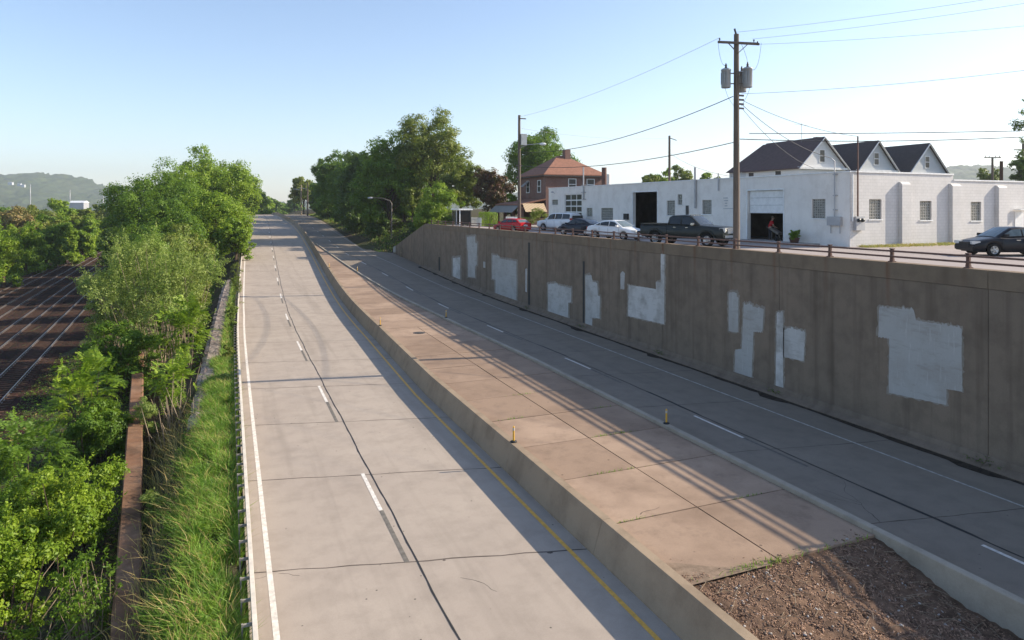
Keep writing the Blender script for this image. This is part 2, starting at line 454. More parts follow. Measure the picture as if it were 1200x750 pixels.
def copy_tree(o, parent=None):
    c = o.copy(); COL.objects.link(c)
    if parent: c.parent = parent
    for ch in list(o.children): copy_tree(ch, c)
    return c

# ================================================================== SETTING
def ys(a, b, step): 
    n = max(1, int(round((b - a) / step))); return [a + (b - a) * i / n for i in range(n + 1)]
YROAD = [-15, -8] + ys(0, 120, 4)[0:] + ys(130, 320, 10) + ys(350, 900, 50) + [1000, 1200, 1500, 1900, 2300]
WL = [(32, 8.95), (46, 9.35), (113, 10.5), (150, 10.9), (180, 10.7), (245, 8.6), (900, 8.6)]       # top-left edge of the median wall (offset from the bend)
KL = [(34, 15.0), (52, 14.35), (64, 13.75), (90, 12.3), (118, 11.0), (150, 11.3), (180, 11.1), (245, 9.0), (900, 9.0)]  # inner line of the island's right kerb
JR = [(35, 18.8), (82, 17.1), (110, 15.2), (191, 14.2), (250, 13.2), (900, 13.2)]
ER = [(61, 21.7), (95, 19.6), (110, 18.3), (191, 17.5), (250, 17.0), (900, 17.0)]
EL = [(60, .9), (135, -.2), (230, -.7), (900, -1.0)]  # left white edge line
def wl(Y): return interp(Y, WL) + bend(Y)
def kl(Y): return interp(Y, KL) + bend(Y)
def jr(Y): return interp(Y, JR) + bend(Y)
def el(Y): return interp(Y, EL) + bend(Y)
def er(Y): return interp(Y, ER) + bend(Y) + .35 * smooth(70, 40, Y)
def jl(Y): return 4.4 + bend(Y)
def gx_(y): return el(y) - .42
def wx(Y): return 24.27

def ribbon(mb, fa, fb, z, Y, mi=0):
    vs = []; fs = []
    for i, y in enumerate(Y):
        zz = z + (zr(y) if z < 5 else 0); vs += [(fa(y), y, zz), (fb(y), y, zz)]
        if i: fs.append((2*i-2, 2*i-1, 2*i+1, 2*i))
    mb.add(vs, fs, mi)

# ground: one sheet in (r, Y)
def ground_z(r, Y):
    base = -2.55; X = r + bend(Y); zq = zr(min(Y, 900))
    edge = 24.55 if Y <= 109 else interp(Y, [(109, 24.55), (119, er(119) + 1.6)]) if Y < 119 else er(min(Y, 900)) + 1.6
    if X > edge:
        up = STREET - .12
        if Y < 88.8: h = up
        else:
            full = interp(Y, [(89, up), (111, 6.2), (160, 6.4), (250, 8.3), (400, 8.0), (900, 3), (4000, 0)])
            full = max(full, zq - .1)
            fall = min(1, max(0, (X - edge) / interp(Y, [(89, .8), (109, 9), (160, 12), (250, 12)])))
            h = zq - .1 + (full - zq) * fall
        far = smooth(150, 900, r)
        return h * (1 - far) + 8 * far
    if r > -.1: return -.12 + zq
    if r > -1.9:  return -.1 + zq - .57 * smooth(-.9, -1.9, r)
    b = interp(r, [(-9 - zq * .8, base), (-4.6 - zq * .5, -2.35 + zq * .25), (-3.2 - zq * .3, -1.9 + zq * .5), (-1.9, -.67 + zq)])
    tb = -8.3 - .0625 * Y + .0 
    if X < tb and Y < 400: b = base
    if X < tb - 18: b = base + .5 * smooth(tb - 18, tb - 24, X)
    if X < -300: b = base + 3 * smooth(-300, -900, X)
    return b
rl = [-4200, -2500, -1500, -900, -500, -300, -200, -140, -100, -75] + ys(-60, -20, 2.5) + ys(-19, -5, .7) + ys(-4.6, .4, .35) + [4, 12, 18, 23.9, 24.5, 24.62] + ys(25.2, 40, 1.2) + ys(42, 80, 4) + [95, 120, 160, 220, 320, 500, 900, 1600, 2600, 4200]
yl = [-300, -100, -40] + ys(-20, 160, 2.0) + ys(166, 320, 8) + [350, 400, 460, 540, 640, 800, 1000, 1400, 2000, 3000, 4500]
V = []; rng = np.random.default_rng(3)
for y in yl:
    for r in rl:
        sh = bend(min(y, 2300)) * (1 if r < 18 else smooth(20, 18, r) + smooth(112, 135, y) * (1 - smooth(20, 18, r)))
        z = ground_z(r + sh - bend(min(y, 2300)), y)
        if r < -1 and abs(r) < 200: z += float(rng.normal(0, .05))
        V.append((r + sh, y, z))
nr = len(rl)
Fq = [(j*nr+i, j*nr+i+1, (j+1)*nr+i+1, (j+1)*nr+i) for j in range(len(yl)-1) for i in range(nr-1)]
tag(np_mesh('ground', np.array(V), np.array(Fq), M['ground']), kind='structure')

# roads
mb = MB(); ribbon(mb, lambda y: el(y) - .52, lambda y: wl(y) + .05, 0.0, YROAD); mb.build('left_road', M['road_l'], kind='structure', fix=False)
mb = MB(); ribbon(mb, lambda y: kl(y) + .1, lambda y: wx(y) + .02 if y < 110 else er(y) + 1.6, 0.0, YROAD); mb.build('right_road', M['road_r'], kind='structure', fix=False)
# slab edge of the left road
mb = MB()
vs = []; fs = []
for i, y in enumerate(YROAD):
    x = el(y) - .52; vs += [(x, y, -.001 + zr(y)), (x - .02, y, -.4 + zr(y))]
    if i: fs.append((2*i-2, 2*i-1, 2*i+1, 2*i))
mb.add(vs, fs); mb.build('left_road_edge', M['kerb'], kind='structure')

# painted lines and joints
YL = ys(4, 120, 2) + ys(128, 320, 8) + ys(350, 900, 50) + [1200, 1900]
mb = MB(); ribbon(mb, lambda y: el(y) - .065, lambda y: el(y) + .065, .004, YL); mb.build('left_edge_line', M['white_paint'], kind='structure', fix=False)
mb = MB(); ribbon(mb, lambda y: wl(y) - .78, lambda y: wl(y) - .66, .004, YL); mb.build('yellow_edge_line', M['yellow_paint'], kind='structure', fix=False)
mb = MB(); ribbon(mb, lambda y: er(y) - .045, lambda y: er(y) + .045, .004, YL); mb.build('right_edge_line', M['worn_paint'], kind='structure', fix=False)
mb = MB()
wob = lambda y: .016 * math.sin(y * .7) + .010 * math.sin(y * 1.9 + 1)
YJ = ys(5, 120, .5) + ys(122, 320, 4) + ys(340, 800, 20)
ribbon(mb, lambda y: jl(y) + wob(y) - .022 - .010*math.sin(y*5), lambda y: jl(y) + wob(y) + .024, .006, YJ)
ribbon(mb, lambda y: jr(y) + wob(y) - .03 - .012*math.sin(y*5), lambda y: jr(y) + wob(y) + .03 + (.06 if (y * .082) % 1 < .3 else 0), .006, YJ)
mb.build('tarred_centre_joint', M['tar'], kind='structure', fix=False)
mb = MB(); mg = MB()
k = 0
for cyc in range(40):
    y1 = 20.2 + (cyc - 1) * 12.2
    if y1 > 560: break
    for yy, fx, dx in ((y1, jl, -.26), (y1 + .95, jr, -.28)):
        if yy > 420: continue
        ribbon(mb, lambda y: fx(y) + dx - .06, lambda y: fx(y) + dx + .06, .005, ys(yy, yy + 3.05, 1))
        ribbon(mg, lambda y: fx(y) + dx - .05, lambda y: fx(y) + dx + .07, .0045, ys(yy - 3.2, yy - .02, 1))
mb.build('lane_dashes', M['white_paint'], kind='structure', fix=False)
mg.build('worn_dash_marks', M['ghost'], kind='structure', fix=False)
mb = MB()
rj = random.Random(4)
def crossjoint(y0, fa, fb, skew, w):
    xa, xb = fa(y0), fb(y0); n = 14; vs = []; fs = []
    for i in range(n + 1):
        t = i / n; x = xa + (xb - xa) * t; y = y0 + skew * (x - xa) + rj.uniform(-.03, .03)
        ww = w * rj.uniform(.6, 1.3)
        vs += [(x, y - ww, .0035 + zr(y - ww)), (x, y + ww, .0035 + zr(y + ww))]
        if i: fs.append((2*i-2, 2*i, 2*i+1, 2*i-1))
    mb.add(vs, fs)
for i in range(46):
    y = 11.9 + i * 6.1
    crossjoint(y, lambda q: el(q) - .5, lambda q: wl(q) - .05, -.26, .022)
    crossjoint(y + 2.4, lambda q: kl(q) + .35, lambda q: er(q) + 1.6, -.2, .02)
mb.build('slab_joints', M['joint'], kind='structure', fix=False)

# hairline cracks and spalls in the pavement
mb = MB(); rc_ = random.Random(21)
def crack(x, y, a, n, w, z):
    a0 = a
    vs = []; fs = []
    for i in range(n):
        ww = w * (1 - .7 * i / n) * rc_.uniform(.6, 1.4); dx, dy = -math.sin(a) * ww, math.cos(a) * ww
        vs += [(x - dx, y - dy, z), (x + dx, y + dy, z)]
        if i: fs.append((2*i-2, 2*i, 2*i+1, 2*i-1))
        if i > 2 and rc_.random() < .06 and n > 12: crack(x, y, a + rc_.choice((-.8, .8)), n // 2, w * .7, z)
        a += rc_.uniform(-.5, .5) - .35 * (a - a0); x += math.cos(a) * .16; y += math.sin(a) * .16
    mb.add(vs, fs)
for x, y, a, n, z in ((3.4, 12.2, .3, 14, .004), (1.6, 17.4, 2.6, 9, .004), (6.6, 21.2, .1, 12, .004), (2.4, 27, 1.2, 16, .004), (6.0, 33, 2.0, 16, .004), (5.2, 15.8, -.9, 8, .004), (1.3, 22.4, .4, 8, .004), (7.4, 26, 1.7, 14, .004),
                      (10.2, 15.6, .4, 6, .763), (13.6, 19.6, 2.7, 7, .763), (17.2, 14, 1.4, 22, .004), (20.2, 21, .5, 16, .004), (17.0, 27, 1.8, 18, .004), (20.4, 33, 1.2, 18, .004)):
    crack(x, y, a, n, .011, z)
for i in range(26):
    x, y = rc_.uniform(1.2, 7.8), 11.9 + 6.1 * rc_.randint(0, 5); y += -.26 * (x - .4) + rc_.uniform(-.05, .05); r = rc_.uniform(.03, .11)
    mb.add([(x + math.cos(t) * r * rc_.uniform(.5, 1.3), y + math.sin(t) * r * .6 * rc_.uniform(.5, 1.3), .0038) for t in [k * .785 for k in range(8)]], [tuple(range(8))])
mb.build('pavement_cracks', M['joint'], kind='structure', fix=False)

# median island: slabs, dirt
YI0, ISZ = 12.35, .75
mb = MB(); rs = random.Random(11)
y = YI0; g = .022
while y < 114:
    y2 = y + 3.05
    for a, b in ((0, .46), (.46, 1.0)) if y < 44 else ((0, 1),):
        v = []
        for yy in (y + g, y2 - g):
            l0 = wl(yy) + .27; r0 = kl(yy) - .01
            v += [l0 + (r0 - l0) * a + (g if a else 0), l0 + (r0 - l0) * b - (g if b < 1 else 0)]
        zz = ISZ + rs.uniform(-.006, .006) + zr(y); z2_ = zz + zr(y2) - zr(y)
        mb.add([(v[0], y + g, zz), (v[1], y + g, zz), (v[3], y2 - g, z2_), (v[2], y2 - g, z2_),
                (v[0], y + g, zz - .2), (v[1], y + g, zz - .2), (v[3], y2 - g, z2_ - .2), (v[2], y2 - g, z2_ - .2)],
               [(0,1,2,3), (0,4,5,1), (1,5,6,2), (2,6,7,3), (3,7,4,0)])
    y = y2
mb.build('median_slabs', M['slab'], kind='structure', fix=False)
mb = MB(); ribbon(mb, lambda q: wl(q) + .2, lambda q: kl(q) + .02, ISZ - .05, ys(YI0 + .1, 117, 3)); mb.build('median_bedding', M['joint'], kind='structure', fix=False)
def dirt_z(x, y):
    t = (x - 9.2) / 5.9
    s = smooth(YI0 + .2, YI0 - 2.6, y)
    return .70 - s * (.05 + .50 * smooth(.1, 1, t)) + .05 * math.sin(x * 2.1 + y) * math.sin(y * 1.7) * s + .03 * math.sin(x * 6 + y * 3.3) * s
gx = ys(9.1, 15.05, .12); gy = ys(-6, 5, .5) + ys(5.1, YI0 + .25, .12)
V = [(x, y, dirt_z(x, y) + (rs.uniform(-.03, .03) if y > 5 and y < YI0 - .1 else 0)) for y in gy for x in gx]
# curved front edge: dirt covers the slab end a little
nx = len(gx)
Fq = [(j*nx+i, j*nx+i+1, (j+1)*nx+i+1, (j+1)*nx+i) for j in range(len(gy)-1) for i in range(nx-1)]
tag(np_mesh('median_dirt', np.array(V), np.array(Fq), M['dirt'], smooth=True), kind='structure')
# mortar apron where the slabs end
mb = MB(); ap = []
for i in range(15):
    t = i / 14; x = 9.22 + 2.3 * t; ap.append((x, YI0 + .02 + .95 * (1 - t) ** 1.6 + .05 * math.sin(t * 9)))
ap = [(9.21, YI0 - .1)] + ap + [(11.6, YI0 - .1)]
mb.add([(x, y, ISZ + .011) for x, y in ap], [tuple(t) for t in tessellate_polygon([[Vector((x, y, 0)) for x, y in ap]])])
mb.build('mortar_apron', M['apron'], kind='structure')
# loose wood chips and stones: too many to count
def chips(name, n, seed, smin, smax, mat, gen, thick=.35, wide=(.25, .8)):
    r = np.random.default_rng(seed); V = np.zeros((n, 8, 3)); 
    for i in range(n):
        p = gen(r); a = r.uniform(0, 6.28); l = r.uniform(smin, smax); w = l * r.uniform(*wide); h = l * thick * r.uniform(.4, 1)
        rot = Matrix.Rotation(a, 3, 'Z') @ Matrix.Rotation(r.normal(0, .4), 3, 'X') @ Matrix.Rotation(r.normal(0, .4), 3, 'Y')
        q = 0
        for kz in (-.5, .5):
            for ix, iy in ((-.5,-.5),(.5,-.5),(.5,.5),(-.5,.5)):
                V[i, q] = Vector(p) + rot @ Vector((ix * l * (1 if kz < 0 else .8), iy * w * (1 if kz < 0 else .8), kz * h)); q += 1
    fc = np.array([(0,3,2,1),(4,5,6,7),(0,1,5,4),(1,2,6,5),(2,3,7,6),(3,0,4,7)])
    Fq = (np.arange(n)[:, None, None] * 8 + fc[None]).reshape(-1, 4)
    return tag(np_mesh(name, V.reshape(-1, 3), Fq, mat), kind='stuff')
def gdirt(r):
    x = r.uniform(9.3, 14.9); y = r.uniform(7.0, YI0 + .12 * math.sin(x * 2.3) - .1 * r.uniform() + (.35 if x < 9.9 else 0) + (abs(r.normal(0, .25)) if r.uniform() < .14 else 0))
    return (x, y, max(dirt_z(x, y), ISZ + .004 if y > YI0 + .02 else -9) + .005)
def chipmat():
    m, nt, b, o = new_mat('wood_chips')
    g = nt.nodes.new('ShaderNodeNewGeometry')
    col = mixc(nt, g.outputs['Random Per Island'], (.10, .052, .034), (.40, .25, .16))
    L(nt, col, b.inputs['Base Color']); b.inputs['Roughness'].default_value = .9; return m
def pebmat():
    m, nt, b, o = new_mat('pale_stones')
    g = nt.nodes.new('ShaderNodeNewGeometry')
    col = mixc(nt, g.outputs['Random Per Island'], (.22, .19, .16), (.50, .46, .42))
    L(nt, col, b.inputs['Base Color']); b.inputs['Roughness'].default_value = .9; return m
M['chips'] = chipmat(); M['pebbles'] = pebmat()
chips('wood_chip_litter', 24000, 5, .018, .085, M['chips'], gdirt, .16, (.12, .45))
chips('scattered_pebbles', 260, 6, .02, .08, M['pebbles'], gdirt, .6)
def gtwig(r): return gdirt(r)
mb = MB(); rt = random.Random(8)
for i in range(190):
    x = rt.uniform(9.4, 14.8); y = rt.uniform(7.5, YI0 - .2); a = rt.uniform(0, 6.28); l = rt.uniform(.2, .7)
    p = Vector((x, y, dirt_z(x, y) + .03)); q = p + Vector((math.cos(a) * l, math.sin(a) * l, rt.uniform(-.02, .06)))
    mb.tube([p, (p + q) / 2 + Vector((rt.uniform(-.05, .05), 0, .03)), q], [.006, .005, .003], 4, cap=False)
mb.build('twig_litter', M['bark_pale'], kind='stuff', fix=False)

# street level above the wall
mb = MB()
ribbon(mb, lambda y: wx(y) + .5, lambda y: 33.0 + bend(y) * .3, STREET, ys(-25, 92, 3)); mb.build('street', M['street'], kind='structure', fix=False)
mb = MB()
ribbon(mb, lambda y: 33.0 + bend(y) * .3, lambda y: 110, STREET + .002, ys(-25, 33, 3)); mb.build('parking_lot', M['street'], kind='structure', fix=False)
mb = MB(); mb.box((33.0, 33.2, STREET - .1), (38.5, 82, STREET + .11)); mb.build('sidewalk', M['sidewalk'], kind='structure')

# distant hills
def hill(name, pts, D, depth, seed, mat):
    """ridge line in pixels -> real ridge at distance D"""
    r = random.Random(seed); V = []; cols = 240; rows = 30
    x0, x1 = pts[0][0], pts[-1][0]
    for j in range(rows + 1):
        t = j / rows
        for i in range(cols + 1):
            px = x0 + (x1 - x0) * i / cols
            py = interp(px, pts) 
            top = at(px, py, D).z
            d = D - depth * (1 - t)
            zz = -3 + (top + 3) * (t ** .8) + (r.uniform(-1, 1) * D * .0042 if t > .05 else 0)
            p = world((px - HX) / F * D, d, zz); V.append(tuple(p))
    # back slope
    for i in range(cols + 1):
        px = x0 + (x1 - x0) * i / cols; p = world((px - HX) / F * D * 1.15, D * 1.2, -3); V.append(tuple(p))
    n = cols + 1
    Fq = [(j*n+i, j*n+i+1, (j+1)*n+i+1, (j+1)*n+i) for j in range(rows + 1) for i in range(cols)]
    return tag(np_mesh(name, np.array(V), np.array(Fq), mat, smooth=False), kind='structure')
def hill_mat():
    m, nt, b, o = new_mat('wooded_hillside')
    f = noise(nt, .03, 6, .75); g = noise(nt, .008, 4)
    col = mixc(nt, ramp(nt, f, .38, .62), (.022, .042, .015), (.075, .10, .035))
    col = mixc(nt, ramp(nt, g, .5, .65, 0, .4), col, (.09, .10, .05))
    L(nt, col, b.inputs['Base Color']); b.inputs['Roughness'].default_value = 1
    return m
M['hill'] = hill_mat()
hill('left_hills', [(-420, 214), (-200, 208), (-60, 206), (0, 204), (20, 206.5), (45, 204.5), (75, 205.5), (95, 209), (115, 215), (138, 222), (175, 230), (230, 237), (300, 241)], 2300, 900, 1, M['hill'])
hill('centre_hills', [(240, 242), (300, 239.5), (345, 238), (420, 236), (520, 232), (600, 228), (700, 226), (800, 226)], 2600, 700, 2, M['hill'])
hill('right_hills', [(700, 228), (850, 215), (980, 203), (1080, 198), (1120, 196), (1140, 194.5), (1165, 196.5), (1185, 200), (1260, 208), (1500, 215)], 1900, 700, 3, M['hill'])

# ================================================================== RETAINING WALL
WF = 24.3       # face offset
PANEL_Y = [-14.0, -4.1, 5.7, 15.5, 25.2, 34.7, 44.5, 54.4, 64.2, 74.0, 82.0, 89.0]
rw = empty('retaining_wall', 'long tall brown concrete retaining wall with pale whitewashed patches and a safety-shaped toe', 'wall', (0, 0, 0))
def sweep(mb, prof, Y, fx, mi=0, rise=None):
    rise = fx in (wl, kl, gx_) if rise is None else rise
    """prof: closed list of (dx, z) swept along Y at fx(Y)"""
    rings = [[Vector((fx(y) + dx, y, z + (zr(y) if rise else 0))) for dx, z in prof] for y in Y]
    mb.loft(rings, mi, smooth=False)
for i, (a, b) in enumerate(zip(PANEL_Y, PANEL_Y[1:])):
    mb = MB()
    sweep(mb, [(0, -.3), (.48, -.3), (.48, WALLTOP - .66), (0, WALLTOP - .66)], ys(a + .012, b - .012, 3), wx)
    mb.build('wall_panel', M['wall'], rw)
    mb = MB()
    sweep(mb, [(-.015, WALLTOP - .645), (.5, WALLTOP - .645), (.5, WALLTOP), (-.015, WALLTOP)], ys(a + .01, b - .01, 3), wx)
    mb.build('coping', M['coping'], rw)
    mb = MB()
    sweep(mb, [(-.40, -.02), (-.40, .07), (-.36, .10), (-.10, .22), (-.05, .40), (-.002, .42), (-.002, -.02)], ys(a + .01, b - .01, 3), wx, 0, True)
    mb.build('toe', M['wall'], rw)
mb = MB(); vs = []; fs = []; rq = random.Random(3)
Yt = ys(-8, 90, .5)
for i, y in enumerate(Yt):
    wd = .10 + .18 * abs(math.sin(y * .37 + 1)) * rq.uniform(.3, 1) + (.25 if min(abs(y - q) for q in PANEL_Y) < .7 else 0)
    vs += [(wx(y) - .41 - wd, y, .005 + zr(y)), (wx(y) - .38, y, .045 + zr(y))]
    if i: fs.append((2*i-2, 2*i-1, 2*i+1, 2*i))
mb.add(vs, fs); mb.build('gutter_silt', M['silt'], kind='structure', fix=False)
# sloping wing at the far end
mb = MB(); ring = []
for y, zt in ((89.012, WALLTOP - .02), (93, 5.95), (97, 5.1), (101, 4.25), (105, 3.35), (109, 2.6)):
    x = wx(y) + .02 + max(0, y - 89) * .01; ring.append([Vector((x, y, -.3)), Vector((x + .5, y, -.3)), Vector((x + .5, y, zt)), Vector((x, y, zt))])
mb.loft(ring, smooth=False); mb.build('wing_wall', M['wall'], rw)
mb = MB(); p = ring[-1]; x = p[0].x - .012
mb.add([(x - .02, 107.2, 1.85), (x - .012, 108.9, 1.75), (x - .012, 108.9, 2.55), (x - .02, 107.2, 2.9)], [(0, 1, 2, 3)])
mb.build('paint_patch', M['patch'], rw, 'whitewashed triangle at the wall end')
# tarred joints
mb = MB()
def onface(px, py, off=0.0):
    # intersection of the sight line with the (nearly straight) wall face
    X = WF
    for _ in range(6):
        p = hit(px, py, Vector((X - off, 0, 0)), Vector((1, 0, 0))); X = wx(p.y)
    return p
def strip(px0, px1, pya, pyb, th=.012):
    p = onface(px0, pya); q = onface(px1, pyb)
    y0, y1 = sorted((p.y, q.y)); mbb = MB()
    za, zb = sorted((p.z, q.z)); zb = min(zb, WALLTOP - .67); za = max(za, .44)
    x = min(wx(y0), wx(y1)) - .003
    mbb.box((x - th, y0, za), (x + .01, y1, zb)); return mbb
for a in ((619, 621.2, 284, 362), (683, 685.2, 306, 386), (514, 515.8, 301, 322)):
    strip(*a).build('joint_filler', M['tar'], rw)
# whitewashed patches, outlines surveyed on the wall
Z1 = lambda pts: [(460 + x / 3.75, 240 + y / 3.75) for x, y in pts]
Z2 = lambda pts: [(700 + x / 3.127, 260 + y / 3.127) for x, y in pts]
Z3 = lambda pts: [(950 + x / 2.272, 270 + y / 2.272) for x, y in pts]
patches = [
 Z1([(266,236),(296,232),(297,338),(285,338),(265,328)]),
 Z1([(328,142),(362,140),(364,170),(371,172),(370,262),(363,270),(362,320),(333,316),(332,202),(328,198)]),
 Z1([(399,250),(408,252),(408,278),(399,275)]),
 Z1([(440,222),(470,226),(472,238),(545,250),(545,437),(453,405),(453,330),(438,325)]),
 Z1([(584,282),(592,283),(591,384),(584,381)]),
 Z1([(685,350),(725,345),(727,355),(785,368),(785,428),(772,430),(772,522),(683,490)]),
 Z1([(848,315),(875,310),(880,340),(900,345),(903,400),(912,404),(910,500),(878,495),(878,540),(848,530)]),
 Z2([(85,190),(93,182),(101,190),(99,248),(85,246)]),
 Z2([(115,232),(190,242),(215,247),(215,222),(233,222),(233,110),(246,106),(245,375),(113,345)]),
 Z2([(482,264),(496,256),(511,262),(512,275),(517,278),(516,405),(482,400)]),
 Z2([(537,305),(560,301),(572,312),(610,320),(605,408),(572,403),(565,585),(503,572),(506,468),(530,465)]),
 Z2([(658,335),(681,333),(681,632),(654,625)]),
 Z2([(685,397),(705,390),(762,405),(757,510),(685,495)]),
 Z3([(183,205),(275,212),(281,240),(402,262),(404,430),(362,422),(362,465),(208,432),(210,290),(180,285)]),
]
rp = random.Random(5)
def patch_obj(poly, name, mat, jag, off):
    pts = [onface(*q) for q in poly]; out = []
    for p, q in zip(pts, pts[1:] + pts[:1]):
        cz_ = sum(w.z for w in pts) / len(pts); top = abs(q.y - p.y) > abs(q.z - p.z) and (p.z + q.z) / 2 > cz_
        n = max(2, int((q - p).length / (.05 if top else .12)))
        for i in range(n):
            t = i / n; w = p.lerp(q, t); edge = .02 < t < .98
            out.append((w.y + rp.uniform(-jag, jag) * (.3 if top else 1), w.z + (rp.choice((0, .02, .05, .09)) * rp.uniform(.3, 1.4) if top and edge else rp.uniform(-jag, jag))))
    out = [(yy, max(.45, zz)) for yy, zz in out]
    k = len(out); m = MB()
    vs = [(wx(yy) - off, yy, zz) for yy, zz in out] + [(wx(yy) - off + .004, yy, zz) for yy, zz in out]
    tris = tessellate_polygon([[Vector((yy, zz, 0)) for yy, zz in out]])
    m.add(vs, [tuple(t) for t in tris] + [(i, (i + 1) % k, (i + 1) % k + k, i + k) for i in range(k)])
    return m.build(name, mat, rw)
M['patch_edge'] = concrete('thin_whitewash', (.335, .295, .25), (.20, .165, .125), speck=0, grime=.8)
for poly in patches:
    cx = sum(p[0] for p in poly) / len(poly); cy = sum(p[1] for p in poly) / len(poly)
    w = max(p[0] for p in poly) - min(p[0] for p in poly)
    patch_obj(poly, 'paint_patch', M['patch'], .012, .010)
    if w > 8:
        k = 1.0 + 1.6 / w * 1.2
        halo = [(x + (1.6 if x > cx else -1.6), y + (.9 if y > cy else -2.2)) for x, y in poly]
        patch_obj(halo, 'paint_edge', M['patch_edge'], .05, .005)

# railing on the wall
rail = empty('wall_railing', 'low rusty brown steel railing along the top of the retaining wall', 'railing', (WF, 16, WALLTOP))
def rel(p, o): return Vector(p) - o.location
post = MB()
post.box((-.045, -.06, 0), (.045, .06, .5)).box((-.1, -.11, 0), (.1, .11, .035)).box((-.07, -.075, .5), (.07, .075, .54))
post.add([(-.02, -.11, .035), (.02, -.11, .035), (.02, -.06, .3), (-.02, -.06, .3)], [(0,1,2,3)])
post.add([(-.02, .11, .035), (.02, .11, .035), (.02, .06, .3), (-.02, .06, .3)], [(0,1,2,3)])
p0 = None
k = -8
while True:
    y = 16.35 + 3.05 * k; k += 1
    if y > 88.5: break
    loc = rel((wx(y) + .25, y, WALLTOP), rail)
    if p0 is None: p0 = post.build('post', M['rust_rail'], rail, loc=loc)
    else:
        c = p0.copy(); COL.objects.link(c); c.location = loc
for h, w in ((.44, .10), (.22, .08)):
    mb = MB()
    Y = [-8.05 + 3.05 * j for j in range(32)]
    for a, b in zip(Y, Y[1:]):
        mb.beam(rel((wx(a) + .16, a, WALLTOP + h), rail), rel((wx(b) + .16, b, WALLTOP + h), rail), w, .07)
    mb.build('rail', M['rust_rail'], rail)

# ================================================================== MEDIAN WALL AND KERB
mw = empty('median_wall', 'low tan concrete barrier wall dividing the left road from the paved island', 'wall')
prof = [(-.27, -.02), (-.27, .04), (-.012, .85), (0, .87), (.24, .87), (.26, -.02)]
Yc = [-15 + 6.1 * i for i in range(28)]
for a, b in zip(Yc, Yc[1:]):
    if a > 118: break
    b = min(b, 118.15)
    mb = MB(); sweep(mb, prof, ys(a + .006, b - .006, 2), wl); mb.build('barrier_section', M['barrier'], mw)
mb = MB()
prof2 = [(-.32, -.02), (-.32, .08), (-.14, .30), (0, .87), (.2, .87), (.34, .30), (.52, .08), (.52, -.02)]
sweep(mb, prof2, ys(118.2, 320, 8) + ys(350, 850, 50) + [1200, 1800], wl); mb.build('barrier_section', M['barrier'], mw, 'far end of the barrier running on as one wall')
kb = empty('island_kerb', 'pale concrete kerb wall between the paved island and the right road', 'kerb')
prof = [(0, -.05), (0, .86), (.02, .88), (.20, .88), (.22, .86), (.28, -.05)]
Yk = [-15 + 9.15 * i for i in range(19)]
for a, b in zip(Yk, Yk[1:]):
    b = min(b, 118)
    if b <= a: continue
    mb = MB(); sweep(mb, prof, ys(a + .006, b - .006, 2), kl); mb.build('kerb_section', M['kerb'], kb)

# drain cover, storm inlets
mb = MB(); p = gp(491, 390.5, ISZ)
mb.lathe([(.0, .03), (.40, .03), (.42, .02), (.42, 0)], p, 20)
for i in range(-3, 4): mb.cbox(p + Vector((i * .1, 0, .035)), (.04, .6 - abs(i) * .08, .012), 1)
mb.build('drain_cover', [M['black'], M['rail_post']], label='round dark iron drain cover set in the island slabs', cat='drain cover')
p = gp(432, 379, 0)
mb = MB(); mb.cbox(p + Vector((0, 0, .012)), (.5, 1.6, .03))
for i in range(7): mb.cbox(p + Vector((0, -.7 + i * .23, .03)), (.44, .05, .012), 1)
mb.build('gutter_grate', [M['black'], M['rail_post']], label='black iron gutter grate against the foot of the median wall', cat='grate')

# delineators
def delineator(p, label):
    o = empty('delineator_post', label, 'marker post', p, group='yellow marker posts along the island')
    MB().lathe([(.0, .0), (.12, 0), (.12, .03), (.07, .05), (.05, .06)], n=12).build('base', M['black'], o)
    MB().lathe([(.034, .05), (.034, .52), (.02, .55), (0, .55)], n=10).build('tube', M['yellow_post'], o)
    MB().lathe([(.036, .40), (.037, .41), (.037, .48), (.036, .49)], n=10).build('reflector_band', M['buff'], o)
for px, py, side, lab in ((594, 519, 0, 'yellow marker post on the median wall, the one nearest the dirt patch'),
                          (446, 382, 0, 'yellow marker post on the median wall beside the gutter grate'),
                          (396, 321, 0, 'faint yellow marker post on the median wall, farther than the grate'),
                          (778, 497, 1, 'yellow marker post on the island kerb nearest the dirt patch'),
                          (518.7, 373, 1, 'yellow marker post on the island kerb level with the drain cover'),
                          (425, 324, 1, 'yellow marker post on the island kerb near the narrow island end')):
    q = gp(px, py, .88)
    x = wl(q.y) + .13 if side == 0 else kl(q.y) + .14
    delineator((x, q.y, (.87 if side == 0 else .88) + zr(q.y)), lab)

# ================================================================== LEFT GUARDRAIL
gr = empty('guardrail', 'long galvanised guardrail with closely set posts along the left road edge', 'guardrail')
mb = MB()
w = [(.03, .50), (.03, .47), (.04, .41), (-.02, .365), (-.02, .33), (.04, .285), (.02, .22), (.03, .20)]
pr_ = w + [(-.06, .20), (-.055, .35), (-.06, .50)]
sweep(mb, pr_, ys(-10, 120, 4) + ys(128, 320, 8) + ys(350, 600, 50), gx_)
mb.build('beam', M['steel'], gr)
pm = MB(); pm.box((-.27, -.025, -.5), (-.235, .025, .45)); pm.box((-.235, -.022, .38), (-.062, .022, .44))
p0 = None
for i in range(98):
    y = 6.5 + i * .95
    if p0 is None: p0 = pm.build('post', M['post_grey'], gr, loc=(gx_(y), y, zr(y)))
    else:
        c = p0.copy(); COL.objects.link(c); c.location = (gx_(y), y, zr(y))
mb = MB()
y = 100.0
while y < 420:
    x = gx_(y); mb.box((x - .30, y - .045, zr(y) - .5), (x - .061, y + .045, zr(y) + .45)); y += 1.9
mb.build('far_posts', M['rail_post'], gr, kind='stuff')

